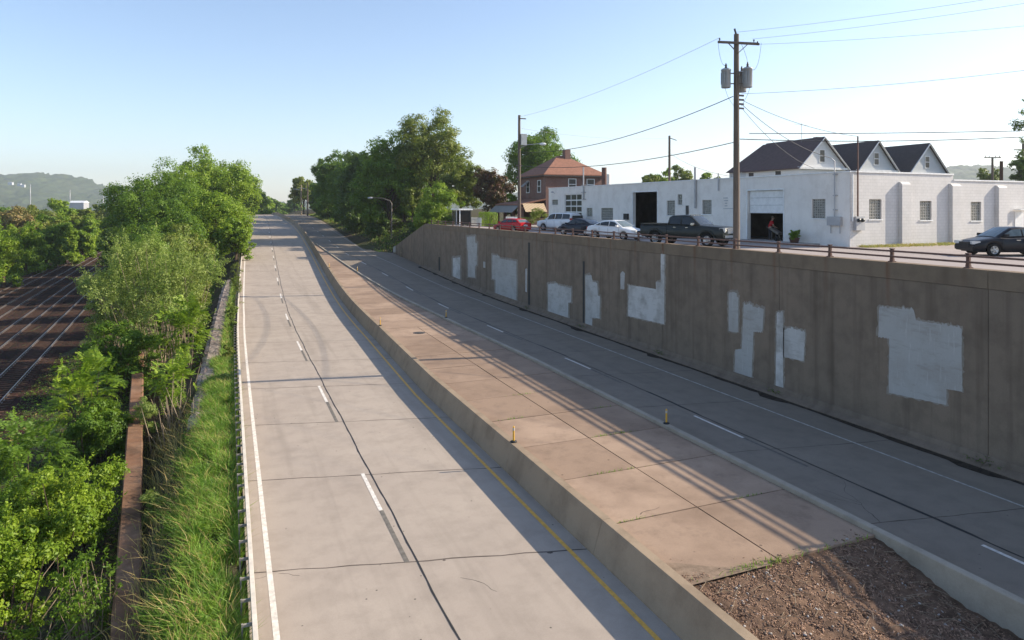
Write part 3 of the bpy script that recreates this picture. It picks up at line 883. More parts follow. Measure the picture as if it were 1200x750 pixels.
# walls on the left bank
mb = MB()
def bwx(y): return -.7 - .1 * (y - 3)
ring = []
rb = random.Random(2)
for y in ys(2, 60, 1.2):
    x = bwx(y); j = lambda: rb.uniform(-.02, .02)
    ring.append([Vector((x - .32 + j(), y, -3)), Vector((x + .32 + j(), y, -3)), Vector((x + .30 + j(), y, -.84 + j())), Vector((x + .26, y, -.8 + j())), Vector((x - .27, y, -.8 + j())), Vector((x - .31 + j(), y, -.85 + j()))])
mb.loft(ring, smooth=False)
mb.build('brown_wall', M['brown_wall'], label='old rust-brown concrete wall running down the left bank among bushes', cat='wall')
mb = MB(); ring = []
for y in ys(31, 84, .8):
    q = onX(interp(y, [(31, 240), (45, 252), (60, 260), (84, 272)]), 1, 0); k = (interp(y, [(31, 240), (45, 252), (60, 260), (84, 271)]) - HX) / F
    D = y / (k * FY[0] + FY[1]); x = (k * FX[0] + FX[1]) * D - .15
    j = lambda: rb.uniform(-.06, .06)
    ring.append([Vector((x - .5 + j(), y, -2.8)), Vector((x + .5, y, -2.8)), Vector((x + .5 + j(), y, -.08 + j() + zr(y))), Vector((x + .2, y, j() + zr(y))), Vector((x - .25, y, j() + zr(y))), Vector((x - .5 + j(), y, -.13 + j() + zr(y)))])
mb.loft(ring, smooth=False)
STONE = [(sum(p.x for p in r) / 6, r[0].y) for r in ring]
mb.build('stone_wall', M['stone'], label='rough grey-brown stone wall on the left bank below the guardrail', cat='wall')

# ================================================================== RAILWAY
def tx(off, y): return -9.3 - .0625 * y - off - (.00016 * max(0, y - 90) ** 2) * (-.25)
mb = MB()
vs = []; fs = []
Yb = ys(10, 300, 6)
cross = [(4.6, -2.62), (1.6, -2.52), (.6, -2.47), (-13.4, -2.47), (-15, -2.8)]
for i, y in enumerate(Yb):
    for dx, z in cross: vs.append((tx(0, y) + dx, y, z))
    if i:
        for k in range(4): a = (i-1)*5+k; fs.append((a, a+1, a+6, a+5))
mb.add(vs, fs); mb.build('railway_ballast', M['ballast'], kind='structure')
names = ['nearest railway track of the four, beside the bushes', 'second railway track counting from the bushes',
         'third railway track counting from the bushes', 'farthest railway track of the four, along the wood edge']
slm = MB(); slm.box((-1.25, -.11, -.1), (1.25, .11, 0)); sl_me = None
for t in range(4):
    o = empty('railway_track', names[t], 'railway track', (0, 0, 0), group='parallel railway tracks')
    for s in (0, 1.435):
        mb = MB(); sweep(mb, [(-.026, -2.30), (.026, -2.30), (.035, -2.345), (.012, -2.36), (.012, -2.44), (.07, -2.455), (-.07, -2.455), (-.012, -2.44), (-.012, -2.36), (-.035, -2.345)], ys(12, 300, 6), lambda y: tx(t * 3.6 + s, y))
        mb.build('rail', M['rail'], o)
    y = 40 + t * 16
    for i in range(100):
        loc = (tx(t * 3.6 + .72, y), y, -2.44)
        if sl_me is None: c = slm.build('sleeper', M['sleeper'], o, loc=loc); sl_me = c
        else: c = sl_me.copy(); COL.objects.link(c); c.parent = o; c.location = loc
        c.rotation_euler.z = .0625; y += .62
    mb = MB()
    while y < 260:
        x = tx(t * 3.6 + .72, y); mb.box((x - 1.25, y - .11, -2.54), (x + 1.25, y + .11, -2.44)); y += .62
    mb.build('far_sleepers', M['sleeper'], o, kind='stuff')
#PART2
# ================================================================== WHITE WORKSHOP BUILDING
C0 = gp(996, 289.5, STREET); C1 = gp(643, 267.6, STREET)
A_ = Vector((C1.x - C0.x, C1.y - C0.y, 0)); LEN = A_.length; A_.normalize()
B_ = Vector((A_.y, -A_.x, 0))                # into the plot, to the right
BROT = Matrix(((A_.x, B_.x, 0), (A_.y, B_.y, 0), (0, 0, 1)))
wb = empty('white_workshop', 'long low white painted workshop building with garage doors, facing the street above the wall', 'building', C0)
wb.rotation_euler = (0, 0, math.atan2(A_.y, A_.x))   # local x along the street, local -y into the plot
def W(s, d, z): return Vector((s, -d, z))
Binv = BROT.transposed()
def fl(px, py):      # point of the street front -> (s, z)
    p = Binv @ (hit(px, py, C0, B_) - C0); return p.x, p.z
def fr(px, py):      # point of the side front -> (d, z)
    p = Binv @ (hit(px, py, C0, A_) - C0); return p.y, p.z
TOPL = fl(996, 201)[1]; 
def holewall(mb, u0, u1, z0, ztop, holes, pos, th, mi=0):
    """pos(u, depth, z) -> point; ztop(u) top height"""
    us = sorted({u0, u1, *[h[0] for h in holes], *[h[1] for h in holes]}); zs = sorted({z0, *[h[2] for h in holes], *[h[3] for h in holes]})
    zs.append(None)
    def zz(z, u): return ztop(u) if z is None else z
    for a, b in zip(us, us[1:]):
        for c, d in zip(zs, zs[1:]):
            um = (a + b) / 2; zm = (c + (d if d is not None else ztop(um))) / 2
            if any(h[0] < um < h[1] and h[2] < zm < h[3] for h in holes): continue
            for dep in (0, th): mb.quad(pos(a, dep, zz(c, a)), pos(b, dep, zz(c, b)), pos(b, dep, zz(d, b)), pos(a, dep, zz(d, a)), mi)
    for a, b, c, d in holes:
        mb.quad(pos(a, 0, c), pos(a, th, c), pos(a, th, d), pos(a, 0, d), mi); mb.quad(pos(b, 0, c), pos(b, th, c), pos(b, th, d), pos(b, 0, d), mi)
        mb.quad(pos(a, 0, d), pos(b, 0, d), pos(b, th, d), pos(a, th, d), mi); mb.quad(pos(a, 0, c), pos(b, 0, c), pos(b, th, c), pos(a, th, c), mi)
    mb.quad(pos(u0, 0, ztop(u0)), pos(u1, 0, ztop(u1)), pos(u1, th, ztop(u1)), pos(u0, th, ztop(u0)), mi)
def rect(f, x0, y0, x1, y1):
    a = f(x0, (y0 + y1) / 2)[0]; b = f(x1, (y0 + y1) / 2)[0]; m = (x0 + x1) / 2
    c = f(m, y1)[1]; d = f(m, y0)[1]; return [min(a, b), max(a, b), max(c, 0), d]
GD = rect(fl, 876, 223, 918, 300); GD[2] = 0.0
BD = rect(fl, 741.8, 225, 770.2, 300); BD[2] = 0.0
GL = rect(fl, 661.8, 227.7, 681.6, 290); GL[2] = 0.0
wins = [rect(fl, 646.6, 234, 653.8, 240), rect(fl, 687.4, 243.7, 694.2, 253.8), rect(fl, 704.4, 243.7, 718.3, 258),
        rect(fl, 781.4, 235, 791, 252.4), rect(fl, 794, 227.8, 799.4, 240), rect(fl, 823, 234.4, 833.8, 251), rect(fl, 951.5, 233.3, 967.2, 255.9)]
rwins = [rect(fr, 1018.6, 233.5, 1033, 257), rect(fr, 1078, 235.5, 1091.6, 258), rect(fr, 1137.7, 236.5, 1149.8, 258.6)]
ZT = 4.62; STEP_D = fr(1117, 208)[0]; ENDD = 34.0; DEPTHL = 15.0
ztl = lambda u: ZT + .0 * u
TH = .3
mb = MB(); holewall(mb, 0, LEN, 0, ztl, [GD, BD, GL] + wins, lambda u, d, z: W(u, d, z), TH)
# left end and back of the street wing
mb.quad(W(LEN, 0, 0), W(LEN, DEPTHL, 0), W(LEN, DEPTHL, ZT), W(LEN, 0, ZT))
mb.quad(W(LEN - TH, TH, 0), W(LEN - TH, DEPTHL, 0), W(LEN - TH, DEPTHL, ZT), W(LEN - TH, TH, ZT))
mb.quad(W(LEN, DEPTHL, 0), W(12, DEPTHL, 0), W(12, DEPTHL, ZT), W(LEN, DEPTHL, ZT))
mb.build('street_wall', M['white_stucco'], wb)
mb = MB(); holewall(mb, 0, STEP_D, 0, lambda u: ZT + .0015, [rwins[0], rwins[1]], lambda u, d, z: W(d + .001, u, z), TH)
holewall(mb, STEP_D + .002, ENDD, 0, lambda u: ZT - .38, [rwins[2]], lambda u, d, z: W(d + .001, u, z), TH)
mb.quad(W(.02, STEP_D, ZT - .5), W(12, STEP_D, ZT - .5), W(12, STEP_D, ZT), W(.02, STEP_D, ZT))
mb.build('side_wall', M['white_block'], wb)
mb = MB()
mb.box((.31, -DEPTHL + .02, ZT - .5), (LEN - .31, -.31, ZT - .35)); mb.box((.31, -ENDD, ZT - .85), (12, -DEPTHL - .02, ZT - .72))
mb.build('roof', M['shingle_black'], wb)
mb = MB()   # coping tiles along the top
mb.box((-.06, -.36, ZT + .003), (LEN + .05, .05, ZT + .09)); mb.build('coping', M['trim'], wb)
mb = MB(); mb.box((-.06, -STEP_D, ZT + .004), (.36, -.365, ZT + .1)); mb.box((-.06, -ENDD, ZT - .375), (.36, -STEP_D - .01, ZT - .28))
mb.build('coping', M['trim'], wb)
# workshop interior: floor, partition walls
mb = MB(); mb.box((.31, -DEPTHL + .03, .006), (LEN - .31, -.31, .02)); mb.build('shop_floor', M['floor_in'], wb)
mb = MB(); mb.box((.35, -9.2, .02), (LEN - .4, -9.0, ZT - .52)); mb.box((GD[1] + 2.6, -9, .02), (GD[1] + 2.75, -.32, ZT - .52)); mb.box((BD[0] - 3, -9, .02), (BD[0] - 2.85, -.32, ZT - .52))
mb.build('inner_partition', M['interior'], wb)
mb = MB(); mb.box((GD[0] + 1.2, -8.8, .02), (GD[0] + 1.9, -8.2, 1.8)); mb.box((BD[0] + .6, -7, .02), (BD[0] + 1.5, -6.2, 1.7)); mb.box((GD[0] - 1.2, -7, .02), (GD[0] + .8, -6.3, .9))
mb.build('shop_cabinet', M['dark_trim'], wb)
# garage doors
def panel_lines(mb, a, b, z0, z1, n, dep):
    h = (z1 - z0) / n
    for i in range(n): mb.box((a, -dep - .06, z0 + i * h + .008), (b, -dep, z0 + (i + 1) * h - .008))
zmid = rect(fl, 876, 249, 918, 300)[3]
mb = MB(); panel_lines(mb, GD[0] + .03, GD[1] - .03, zmid, GD[3] - .01, 3, .18); mb.box((GD[0] + .03, -.25, zmid - .05), (GD[1] - .03, -.16, zmid))
mb.build('garage_door', M['trim'], wb, 'white sectional garage door rolled half way down')
mb = MB()
for (a, b, c, d) in (GD, BD):
    mb.box((a - .1, .003, 0), (a, .03, d + .1)); mb.box((b, .003, 0), (b + .1, .03, d + .1)); mb.box((a - .001, .003, d), (b + .001, .03, d + .1))
mb.build('door_trim', M['trim'], wb)
dr = MB(); a, b, c, d = GL
nc, nr_ = 3, 6; fw = .06
for i in range(nc + 1): x = a + (b - a) * i / nc; dr.box((max(a, x - fw), -.16, 0), (min(b, x + fw), -.1, d))
for j in range(nr_ + 1): z = d * j / nr_; dr.box((a, -.159, max(0, z - fw)), (b, -.099, min(d, z + fw)))
do = dr.build('glazed_door', M['trim'], wb, 'glazed overhead door with a white grid of panes')
MB().box((a + .01, -.14, .02), (b - .01, -.12, d - .02)).build('pane', M['window_dark'], do)
# windows
def blockwin(r, pos, nx, nz, name='window'):
    a, b, c, d = r; f = MB()
    def bx(u0, u1, d0, d1, z0, z1):
        P = [pos(u, dd, z) for z in (z0, z1) for u, dd in ((u0, d0), (u1, d0), (u1, d1), (u0, d1))]
        f.add(P, [(0,3,2,1),(4,5,6,7),(0,1,5,4),(1,2,6,5),(2,3,7,6),(3,0,4,7)])
    m = .022
    for i in range(nx + 1): u = a + (b - a) * i / nx; bx(max(a, u - m), min(b, u + m), .10, .16, c, d)
    for j in range(nz + 1): z = c + (d - c) * j / nz; bx(a, b, .101, .161, max(c, z - m), min(d, z + m))
    o = f.build(name, M['mullion'], wb)
    s = MB(); P = [pos(u, dd, z) for z in (c - .07, c + .001) for u, dd in ((a - .08, -.06), (b + .08, -.06), (b + .08, -.002), (a - .08, -.002))]
    s.add(P, [(0,3,2,1),(4,5,6,7),(0,1,5,4),(1,2,6,5),(2,3,7,6),(3,0,4,7)]); s.build('sill', M['trim'], o)
    g = MB(); P = [pos(u, dd, z) for z in (c + .002, d - .002) for u, dd in ((a + .002, .125), (b - .002, .125), (b - .002, .15), (a + .002, .15))]
    g.add(P, [(0,3,2,1),(4,5,6,7),(0,1,5,4),(1,2,6,5),(2,3,7,6),(3,0,4,7)]); g.build('glass', M['glass_block'], o)
pl = lambda u, d, z: W(u, d, z)
pr2 = lambda u, d, z: W(d, u, z)
for r, nx, nz in zip(wins, (4, 3, 6, 5, 1, 5, 6), (3, 6, 5, 7, 2, 7, 8)): blockwin(r, pl, nx, nz)
for r in rwins: blockwin(r, pr2, 5, 7)
# buttresses on the side wall
for x0, x1, yt in ((1052.8, 1063, 214), (1111.8, 1122, 216), (1166, 1175.7, 218), (1222, 1232, 220)):
    a = fr(x0, 250)[0]; b = fr(x1, 250)[0]; z = fr((x0 + x1) / 2, yt)[1]
    mb = MB(); mb.box((-.27, -b, 0), (-.002, -a, z - .12))
    mb.add([(-.27, -b, z - .12), (-.27, -a, z - .12), (-.002, -a, z - .12), (-.002, -b, z - .12), (-.14, -b, z + .02), (-.14, -a, z + .02), (-.002, -a, z + .04), (-.002, -b, z + .04)],
           [(0,1,5,4),(4,5,6,7),(1,2,6,5),(3,0,4,7)])
    mb.build('buttress', M['white_block'], wb)
# side door with a hood, meter boxes, conduits
a = fr(1187.5, 250)[0]; z = fr(1187.5, 246)[1]
mb = MB(); mb.box((-.05, -a - 1.1, 0), (-.003, -a - .12, z - .1)); mb.build('side_door', M['trim'], wb)
mb = MB(); mb.box((-.5, -a - 1.3, z - .02), (-.06, -a + .05, z + .06)); mb.build('door_hood', M['trim'], wb)
s0, z0 = fl(971.8, 264); s1, z1 = fl(987.5, 254)
mb = MB(); mb.box((s1, .003, z0), (s0, .22, z1)); mb.build('meter_box', M['gutter'], wb)
mb = MB(); sc_, zc = fl(978.5, 180)
mb.tube([W((s0 + s1) / 2, -.12, z1 - .01), W((s0 + s1) / 2, -.12, ZT + .75), W((s0 + s1) / 2 + .2, -.2, ZT + .95)], .035, 8)
mb.tube([W(s1 + .12, -.1, z0 + .01), W(s1 + .12, -.1, z0 - .5)], .03, 6); mb.tube([W(s0 - .2, -.1, z0 + .01), W(s0 - .2, -.1, z0 - .5)], .03, 6)
for zz in (ZT - .1, 3.2, 2.3): mb.cbox(W((s0 + s1) / 2, -.06, zz), (.3, .1, .05))
mb.build('conduit', M['gutter'], wb)
d0, zz0 = fr(999.8, 270); d1, zz1 = fr(1009.8, 253.6)
mb = MB(); mb.box((-.24, -d1, zz0), (-.003, -d0, zz1)); mb.build('meter_cabinet', M['gutter'], wb)
for px in (1002, 1006.5):
    dd, zc = fr(px, 258); MB().lathe([(.0, -.13), (.10, -.12), (.12, -.04), (.12, 0)], W(-.242, dd, zc), 12, axis='X').build('meter_dial', M['window_dark'], wb)
MT = fr(1003, 160)[1]
MB().tube([W(-.13, d0 + .25, zz1 - .02), W(-.13, d0 + .25, MT)], [.05, .045], 8).build('service_mast', M['rust_rail'], wb)
MB().tube([W(-.1, .12, zz1 - .3), W(-.1, .12, ZT - .1)], .04, 8).build('downpipe', M['trim'], wb)
# pipes and vents on the street front
def wpipe(px, ya, yb, r=.05, off=.1):
    s, zb = fl(px, yb); _, za = fl(px, ya)
    MB().tube([W(s, -off, zb), W(s, -off, za)], r, 8).build('vent_pipe', M['gutter'], wb)
wpipe(816, 196, 244, .09, .12); wpipe(843, 203, 223.5, .05); wpipe(684.6, 196, 234, .07, .1)
for py in (217, 225.5, 233.5):
    s, z = fl(684.6, py); MB().cbox(W(s, -.1, z), (.9, .12, .06)).build('pipe_bracket', M['gutter'], wb)
s, z = fl(811.4, 221.3); MB().lathe([(.0, -.16), (.15, -.16), (.15, 0)], W(s, -.003, z), 12, axis='Y').build('vent_cap', M['black'], wb)
s, z = fl(734.7, 253.8); MB().box((s - .32, .003, z - .28), (s + .32, .2, z + .28)).build('wall_box', M['black'], wb)
s, z = fl(805.6, 246.5); MB().box((s - .16, .003, z - .4), (s + .16, .06, z + .4)).build('notice_board', M['dark_trim'], wb)
s, z = fl(853, 241); m_ = MB()
for k, (du, w_) in enumerate(((.25, .5), (.2, .45), (.2, .25), (.2, .3))): m_.box((s + du - w_ / 2, .003, z + .55 - k * .2), (s + du + w_ / 2, .012, z + .62 - k * .2))
m_.box((s - 1.0, .003, z - .25), (s + .5, .012, z - .2)); m_.build('faded_wall_lettering', M['gutter'], wb)
s, z = fl(650, 227); m_ = MB(); m_.tube([W(s, -.02, z), W(s - .3, -.35, z + .25), W(s - .5, -.6, z + .2)], .03, 6); m_.lathe([(.05, .1), (.16, 0), (.15, -.05), (0, -.05)], W(s - .5, -.6, z + .15), 10)
m_.build('wall_lamp', M['gutter'], wb)
s, z = fl(992, 228)
# roof flues behind the parapet
p = onX(708, C0.x + 3.5, STREET); q = Binv @ (p - C0)
MB().tube([W(q.x, q.y, ZT - .4), W(q.x, q.y, ZT + 2.3)], .28, 12).build('flue', M['pot'], wb)
MB().tube([W(q.x - .9, q.y, ZT - .4), W(q.x - .9, q.y, ZT + 1.5)], .2, 12).build('flue', M['white_stucco'], wb)
# strip of dry grass along the side wall
# ------------------------------------------------------------------ houses
def house(name, label, c, wx_, wy, eave, ridge, wallm, roofm, ridge_axis='Y', hip=False, over=.35, zb=STREET, trim=None):
    """footprint corner c = near left corner, wx_ along X, wy along Y"""
    o = empty(name, label, 'house', (c[0], c[1], zb))
    m = MB()
    if hip:
        m.box((0, 0, 0), (wx_, wy, eave))
    else:
        v = [(0,0,0),(wx_,0,0),(wx_,wy,0),(0,wy,0),(0,0,eave),(wx_,0,eave),(wx_,wy,eave),(0,wy,eave),(wx_/2,0,ridge),(wx_/2,wy,ridge)]
        m.add(v, [(0,1,5,8,4),(2,3,7,9,6),(1,2,6,5),(3,0,4,7),(0,3,2,1)])
    m.build('wall', wallm, o)
    r = MB(); t = .14; sl = (ridge - eave) / (wx_ / 2)
    if hip:
        a = min(wx_, wy) / 2; e = over
        R1, R2 = ((wx_/2, a), (wx_/2, wy - a)) if wy > wx_ else ((a, wy/2), (wx_ - a, wy/2))
        if abs(wy - wx_) < .5: R1, R2 = (wx_/2 - .6, wy/2), (wx_/2 + .6, wy/2)
        v = [(-e,-e,eave),(wx_+e,-e,eave),(wx_+e,wy+e,eave),(-e,wy+e,eave),(*R1,ridge),(*R2,ridge)]
        vb = [(-e,-e,eave-t),(wx_+e,-e,eave-t),(wx_+e,wy+e,eave-t),(-e,wy+e,eave-t)]
        v += vb
        f = [(0,1,5,4),(1,2,5),(2,3,4,5),(3,0,4)] if R1[1] == R2[1] else [(0,1,4),(1,2,5,4),(2,3,5),(3,0,4,5)]
        r.add(v, f + [(0,6,7,1),(1,7,8,2),(2,8,9,3),(3,9,6,0),(9,8,7,6)])
    else:
        e = over
        for sgn in (-1, 1):
            x0 = wx_/2; x1 = -e if sgn < 0 else wx_ + e; z1 = eave - sl * e
            v = [(x0,-e,ridge+.02),(x1,-e,z1+.02),(x1,wy+e,z1+.02),(x0,wy+e,ridge+.02)]
            v += [(x,y,z+t) for x,y,z in v]
            r.add(v, [(0,1,2,3),(7,6,5,4),(0,4,5,1),(1,5,6,2),(2,6,7,3),(3,7,4,0)])
    ro = r.build('roof', roofm, o)
    if trim and not hip:
        b = MB()
        for sgn in (-1, 1):
            x1 = -over if sgn < 0 else wx_ + over
            b.beam((wx_/2, -over - .03, ridge + .04), (x1, -over - .03, eave - sl * over + .04), .05, .24, up=(0, 1, 0))
        b.build('bargeboard', trim, ro)
    return o, ro
def hwindow(o, c, w, h, axis='y', mat=None):
    m = MB(); x, y, z = c
    def bb(u0, u1, d0, d1, z0, z1): m.box((x + u0, y + d0, z + z0), (x + u1, y + d1, z + z1)) if axis == 'y' else m.box((x + d0, y + u0, z + z0), (x + d1, y + u1, z + z1))
    bb(-w/2-.1, -w/2, -.06, -.003, -.1, h+.1); bb(w/2, w/2+.1, -.06, -.003, -.1, h+.1); bb(-w/2, w/2, -.06, -.003, h, h+.1); bb(-w/2, w/2, -.06, -.003, -.1, 0); bb(-w/2, w/2, -.05, -.004, h*.48, h*.54)
    f = m.build('window', mat or M['trim'], o)
    g = MB(); 
    if axis == 'y': g.box((x - w/2 + .001, y - .03, z + .001), (x + w/2 - .001, y - .005, z + h - .001))
    else: g.box((x - .03, y - w/2 + .001, z + .001), (x - .005, y + w/2 - .001, z + h - .001))
    g.build('pane', M['window_dark'], f)
def gable(px_l, px_a, py_a, px_r, py_e, D, length, label, wallm, roofm, dx=0):
    a = at(px_a, py_a, D); k0 = at(px_l, py_e, D)
    w_ = (px_r - px_l) / F * D / .905
    eave = HC - (py_e - HY) * D / F - STREET; ridge = a.z - STREET
    x0 = a.x - w_ / 2
    o, ro = house('gabled_house', label, (x0, a.y), w_, length, eave, ridge, wallm, roofm, trim=M['trim'])
    hwindow(o, (w_ / 2 - .1, 0, eave + .7), .8, 1.5)
    MB().box((-.25, -.33, eave - .3), (w_ + .25, -.03, eave - .02)).build('gable_fascia', M['trim'], o)
    return o, ro, w_, eave, ridge
o, ro, w_, ev, rd = gable(930, 964, 161.7, 996, 196, 88, 9.6, 'white gabled house with a large dark purplish roof, leftmost of the three above the workshop', M['siding'], M['shingle_dark'])
MB().box((w_ / 2 + 1.2, 2.0, rd - 2), (w_ / 2 + 1.9, 2.7, rd + .4)).build('chimney', M['red_brick'], ro)
MB().tube([(w_/2 - .5, 3, rd - .3), (w_/2 - .5, 3, rd + 2.2)], .03, 5).tube([(w_/2 - 1.6, 3, rd + 2), (w_/2 + .6, 3, rd + 2)], .02, 4).build('aerial', M['wire_grey'], ro)
# its long left wing under a hipped end
m = MB(); m.add([(-.4,9.97,ev-.2),(w_/2,9.97,rd+.02),(w_/2,10.6,rd+.02),(-.4,13.4,ev-.2),(w_+.4,13.4,ev-.2),(w_+.4,9.97,ev-.2)], [(0,1,2,3),(2,4,3),(1,5,4,2),(0,3,4,5)]); m.build('hipped_end', M['shingle_dark'], ro)
m = MB(); m.box((0, 9.62, 0), (w_ - .1, 13.0, ev - .22)); m.build('wall', M['siding_grey'], o)
for yy in (3.5, 8.5): hwindow(o, (0, yy, ev - 1.5), 1.0, 1.1, 'x')
gable(1001, 1027.5, 166, 1057, 199, 91, 15, 'pale grey gabled house with a black roof, middle of the three above the workshop', M['siding_grey'], M['shingle_black'])
gable(1058, 1087, 169, 1116, 202.5, 94, 15, 'pale grey gabled house with a charcoal roof, rightmost of the three above the workshop', M['siding_grey'], M['shingle_black'])
# low tan roofs behind the workshop
o, ro = house('low_house', 'low house with tan shingled roof showing beside the brick house', (57, 101), 9, 14, 4.3, 5.75, M['siding'], M['shingle_tan'])
o, ro = house('low_house', 'low dark-roofed house showing under the round trees behind the workshop', (66, 100), 16, 9, 4.2, 5.5, M['siding_grey'], M['shingle_tan'])

# brick house
BH = (41.5, 87.5)
o, ro = house('brick_house', 'two-storey red brick house with a red hipped roof behind the hedge', BH, 9.4, 9.0, 7.15, 10.2, M['red_brick'], M['shingle_red'], hip=True, over=.55)
MB().box((4.9, 3.6, 9.2), (5.8, 4.5, 11.1)).build('chimney', M['red_brick'], ro)
MB().box((-.5, -.52, 6.85), (9.9, -.42, 7.0)).box((-.52, -.5, 6.85), (-.42, 9.5, 7.0)).build('eaves_board', M['dark_trim'], ro)
hwindow(o, (4.2, 0, 5.0), 1.1, 1.5); hwindow(o, (7.2, 0, 5.0), 1.1, 1.5); hwindow(o, (0, 2.2, 4.7), 1.0, 1.6, 'x'); hwindow(o, (0, 6.2, 4.7), 1.0, 1.6, 'x'); hwindow(o, (2.0, 0, 1.2), 1.3, 1.6)
def awn(parent, x0, x1, y0, y1, ztop, zbot, mat, side):
    m = MB(); t = .04
    if side == 'y': v = [(x0,y0,ztop),(x1,y0,ztop),(x1,y1,zbot),(x0,y1,zbot)]
    else: v = [(x0,y0,ztop),(x0,y1,ztop),(x1,y1,zbot),(x1,y0,zbot)]
    v += [(a,b,c-t) for a,b,c in v]
    m.add(v, [(0,1,2,3),(7,6,5,4),(0,4,5,1),(1,5,6,2),(2,6,7,3),(3,7,4,0)])
    m.build('awning', mat, parent)
awn(o, -.02, -1.1, 5.6, 6.8, 6.4, 5.5, M['awning_grey'], 'x')
# porch
m = MB(); m.add([(-4.0,-.2,2.9),(-.02,-.2,3.7),(-.02,9.6,3.7),(-4.0,9.6,2.9),(-4.0,-.2,2.75),(-.02,-.2,3.5),(-.02,9.6,3.5),(-4.0,9.6,2.75)], [(0,1,2,3),(7,6,5,4),(0,4,5,1),(1,5,6,2),(2,6,7,3),(3,7,4,0)])
m.build('porch_roof', M['shingle_red'], o)
for y in (0, 3.1, 6.3, 9.3): MB().box((-3.8, y, 0), (-3.4, y + .4, 2.76)).build('porch_pier', M['red_brick'], o)
MB().box((-3.75, .41, 0), (-3.5, 3.09, .9)).box((-3.75, 3.51, 0), (-3.5, 6.29, .9)).box((-3.4, .05, 0), (-.03, .3, .9)).build('porch_wall', M['red_brick'], o)
awn(o, -3.9, -5.1, .3, 9.6, 2.75, 1.75, M['awning_grey'], 'x')
awn(o, -3.7, -.4, -.22, -1.3, 3.0, 1.85, M['awning_tan'], 'y')

# far white building and far houses on the hillside
def simple_block(name, label, px0, px1, py0, py1, D, wallm, roofm, cat='building', rise=.25):
    a = at(px0, py1, D); b = at(px1, py1, D); top = HC - (py0 - HY) * D / F
    w_ = (b - a).length; base = -3 if cat == 'building' else top - 7; o = empty(name, label, cat, (a.x, a.y, base)); o.rotation_euler.z = -YAW * 0 + math.atan2(b.y - a.y, b.x - a.x)
    h = top - base; m = MB(); m.box((0, 0, 0), (w_, w_ * .6, h * .93)); m.build('wall', wallm, o)
    m = MB(); m.add([(-.3,-.3,h*.93+.01),(w_+.3,-.3,h*.93+.01),(w_+.3,w_*.6+.3,h*.93+.01),(-.3,w_*.6+.3,h*.93+.01),(-.3,w_*.3,h+w_*rise*.2),(w_+.3,w_*.3,h+w_*rise*.2)], [(0,1,5,4),(2,3,4,5),(1,2,5),(3,0,4),(0,3,2,1)])
    m.build('roof', roofm, o)
    return o
simple_block('warehouse', 'long white warehouse roof showing over the far trees at the left', 81, 98, 236, 246, 620, M['gutter'], M['white_metal'])
for i, (a, b, t, lab) in enumerate(((9, 14, 213.5, 'tiny white house high on the left hillside, left one'), (20, 24, 215, 'tiny white house on the left hillside, middle one of three'), (24.6, 28.5, 216.3, 'tiny white house on the left hillside, right one'))):
    simple_block('hillside_house', lab, a, b, t, 226, 1780, M['siding_grey'], M['gutter'], 'house')
for px, t, b, lab in ((35.5, 216, 242, 'tall pale chimney stack far off at the left edge'), (82, 222, 242, 'slim pale mast standing beside the far white warehouse'), (121, 230, 243, 'short pale mast near the big left trees')):
    D = 900; p = at(px, b, D); top = at(px, t, D).z
    MB().lathe([(.6, -3), (.45, top * .6), (.35, top), (0, top)], (0, 0, 0), 8).build('far_mast', M['gutter'], label=lab, cat='mast', loc=(p.x, p.y, 0))

# ================================================================== BUS SHELTER, FENCES, PLANTER
p = onX(541, 28.6, STREET); sh = empty('bus_shelter', 'small white-framed bus shelter with dark panels near the wall end', 'bus shelter', p, R_(0))
for x in (-.75, .75):
    for y in (-1.5, -.1, 1.5): MB().box((x - .06, y - .06, 0), (x + .06, y + .06, 2.1)).build('post', M['white_metal'] if y < 0 and x < 0 else M['dark_trim'], sh)
MB().box((-.95, -1.75, 2.1), (.95, 1.75, 2.28)).build('roof', M['white_metal'], sh)
MB().box((.74, -1.43, .25), (.765, -.17, 2.0)).box((.74, -.03, .25), (.765, 1.43, 2.0)).box((-.68, -1.51, .25), (.68, -1.48, 2.0)).box((-.68, 1.48, .25), (.68, 1.51, 2.0)).box((-.76, .5, .25), (-.74, 1.43, 2.0)).build('panel', M['smoke_panel'], sh)
MB().box((.25, -1.2, .42), (.68, 1.2, .48)).box((.4, -1.0, 0), (.5, -.9, .42)).box((.4, .9, 0), (.5, 1.0, .42)).build('bench', M['sleeper'], sh)
def picket(px0, px1, X, h, label):
    a = onX(px0, X, STREET); b = onX(px1, X, STREET); o = empty('picket_fence', label, 'fence', a); d = b - a; n = max(4, int(d.length / .16)); m = MB()
    for i in range(n + 1): q = d * i / n; m.box((q.x - .015, q.y - .05, .05), (q.x + .015, q.y + .05, h)); 
    m.build('pickets', M['white_metal'], o); m = MB()
    for z in (.3, h - .25): m.beam((.03, 0, z), (d.x + .03, d.y, z), .04, .09)
    m.build('fence_rail', M['white_metal'], o)
picket(552, 564, 30.4, 1.1, 'short white picket fence between the bus shelter and the round hedge')
picket(593, 606, 33.4, 1.25, 'white picket fence in front of the brick house porch')
pp = Vector(C0) + BROT @ Vector((rect(fl, 930, 275, 947, 286)[0] + .4, -.8, 0))
po = empty('planter', 'brown tapered planter with a leafy green plant against the white workshop front', 'planter', pp)
MB().lathe([(0, 0), (.30, 0), (.46, .55), (.5, .6), (.46, .62), (.42, .56), (0, .54)], n=18).build('pot', M['pot'], po)
po.scale = (.72, .72, .72); PLANTER = po

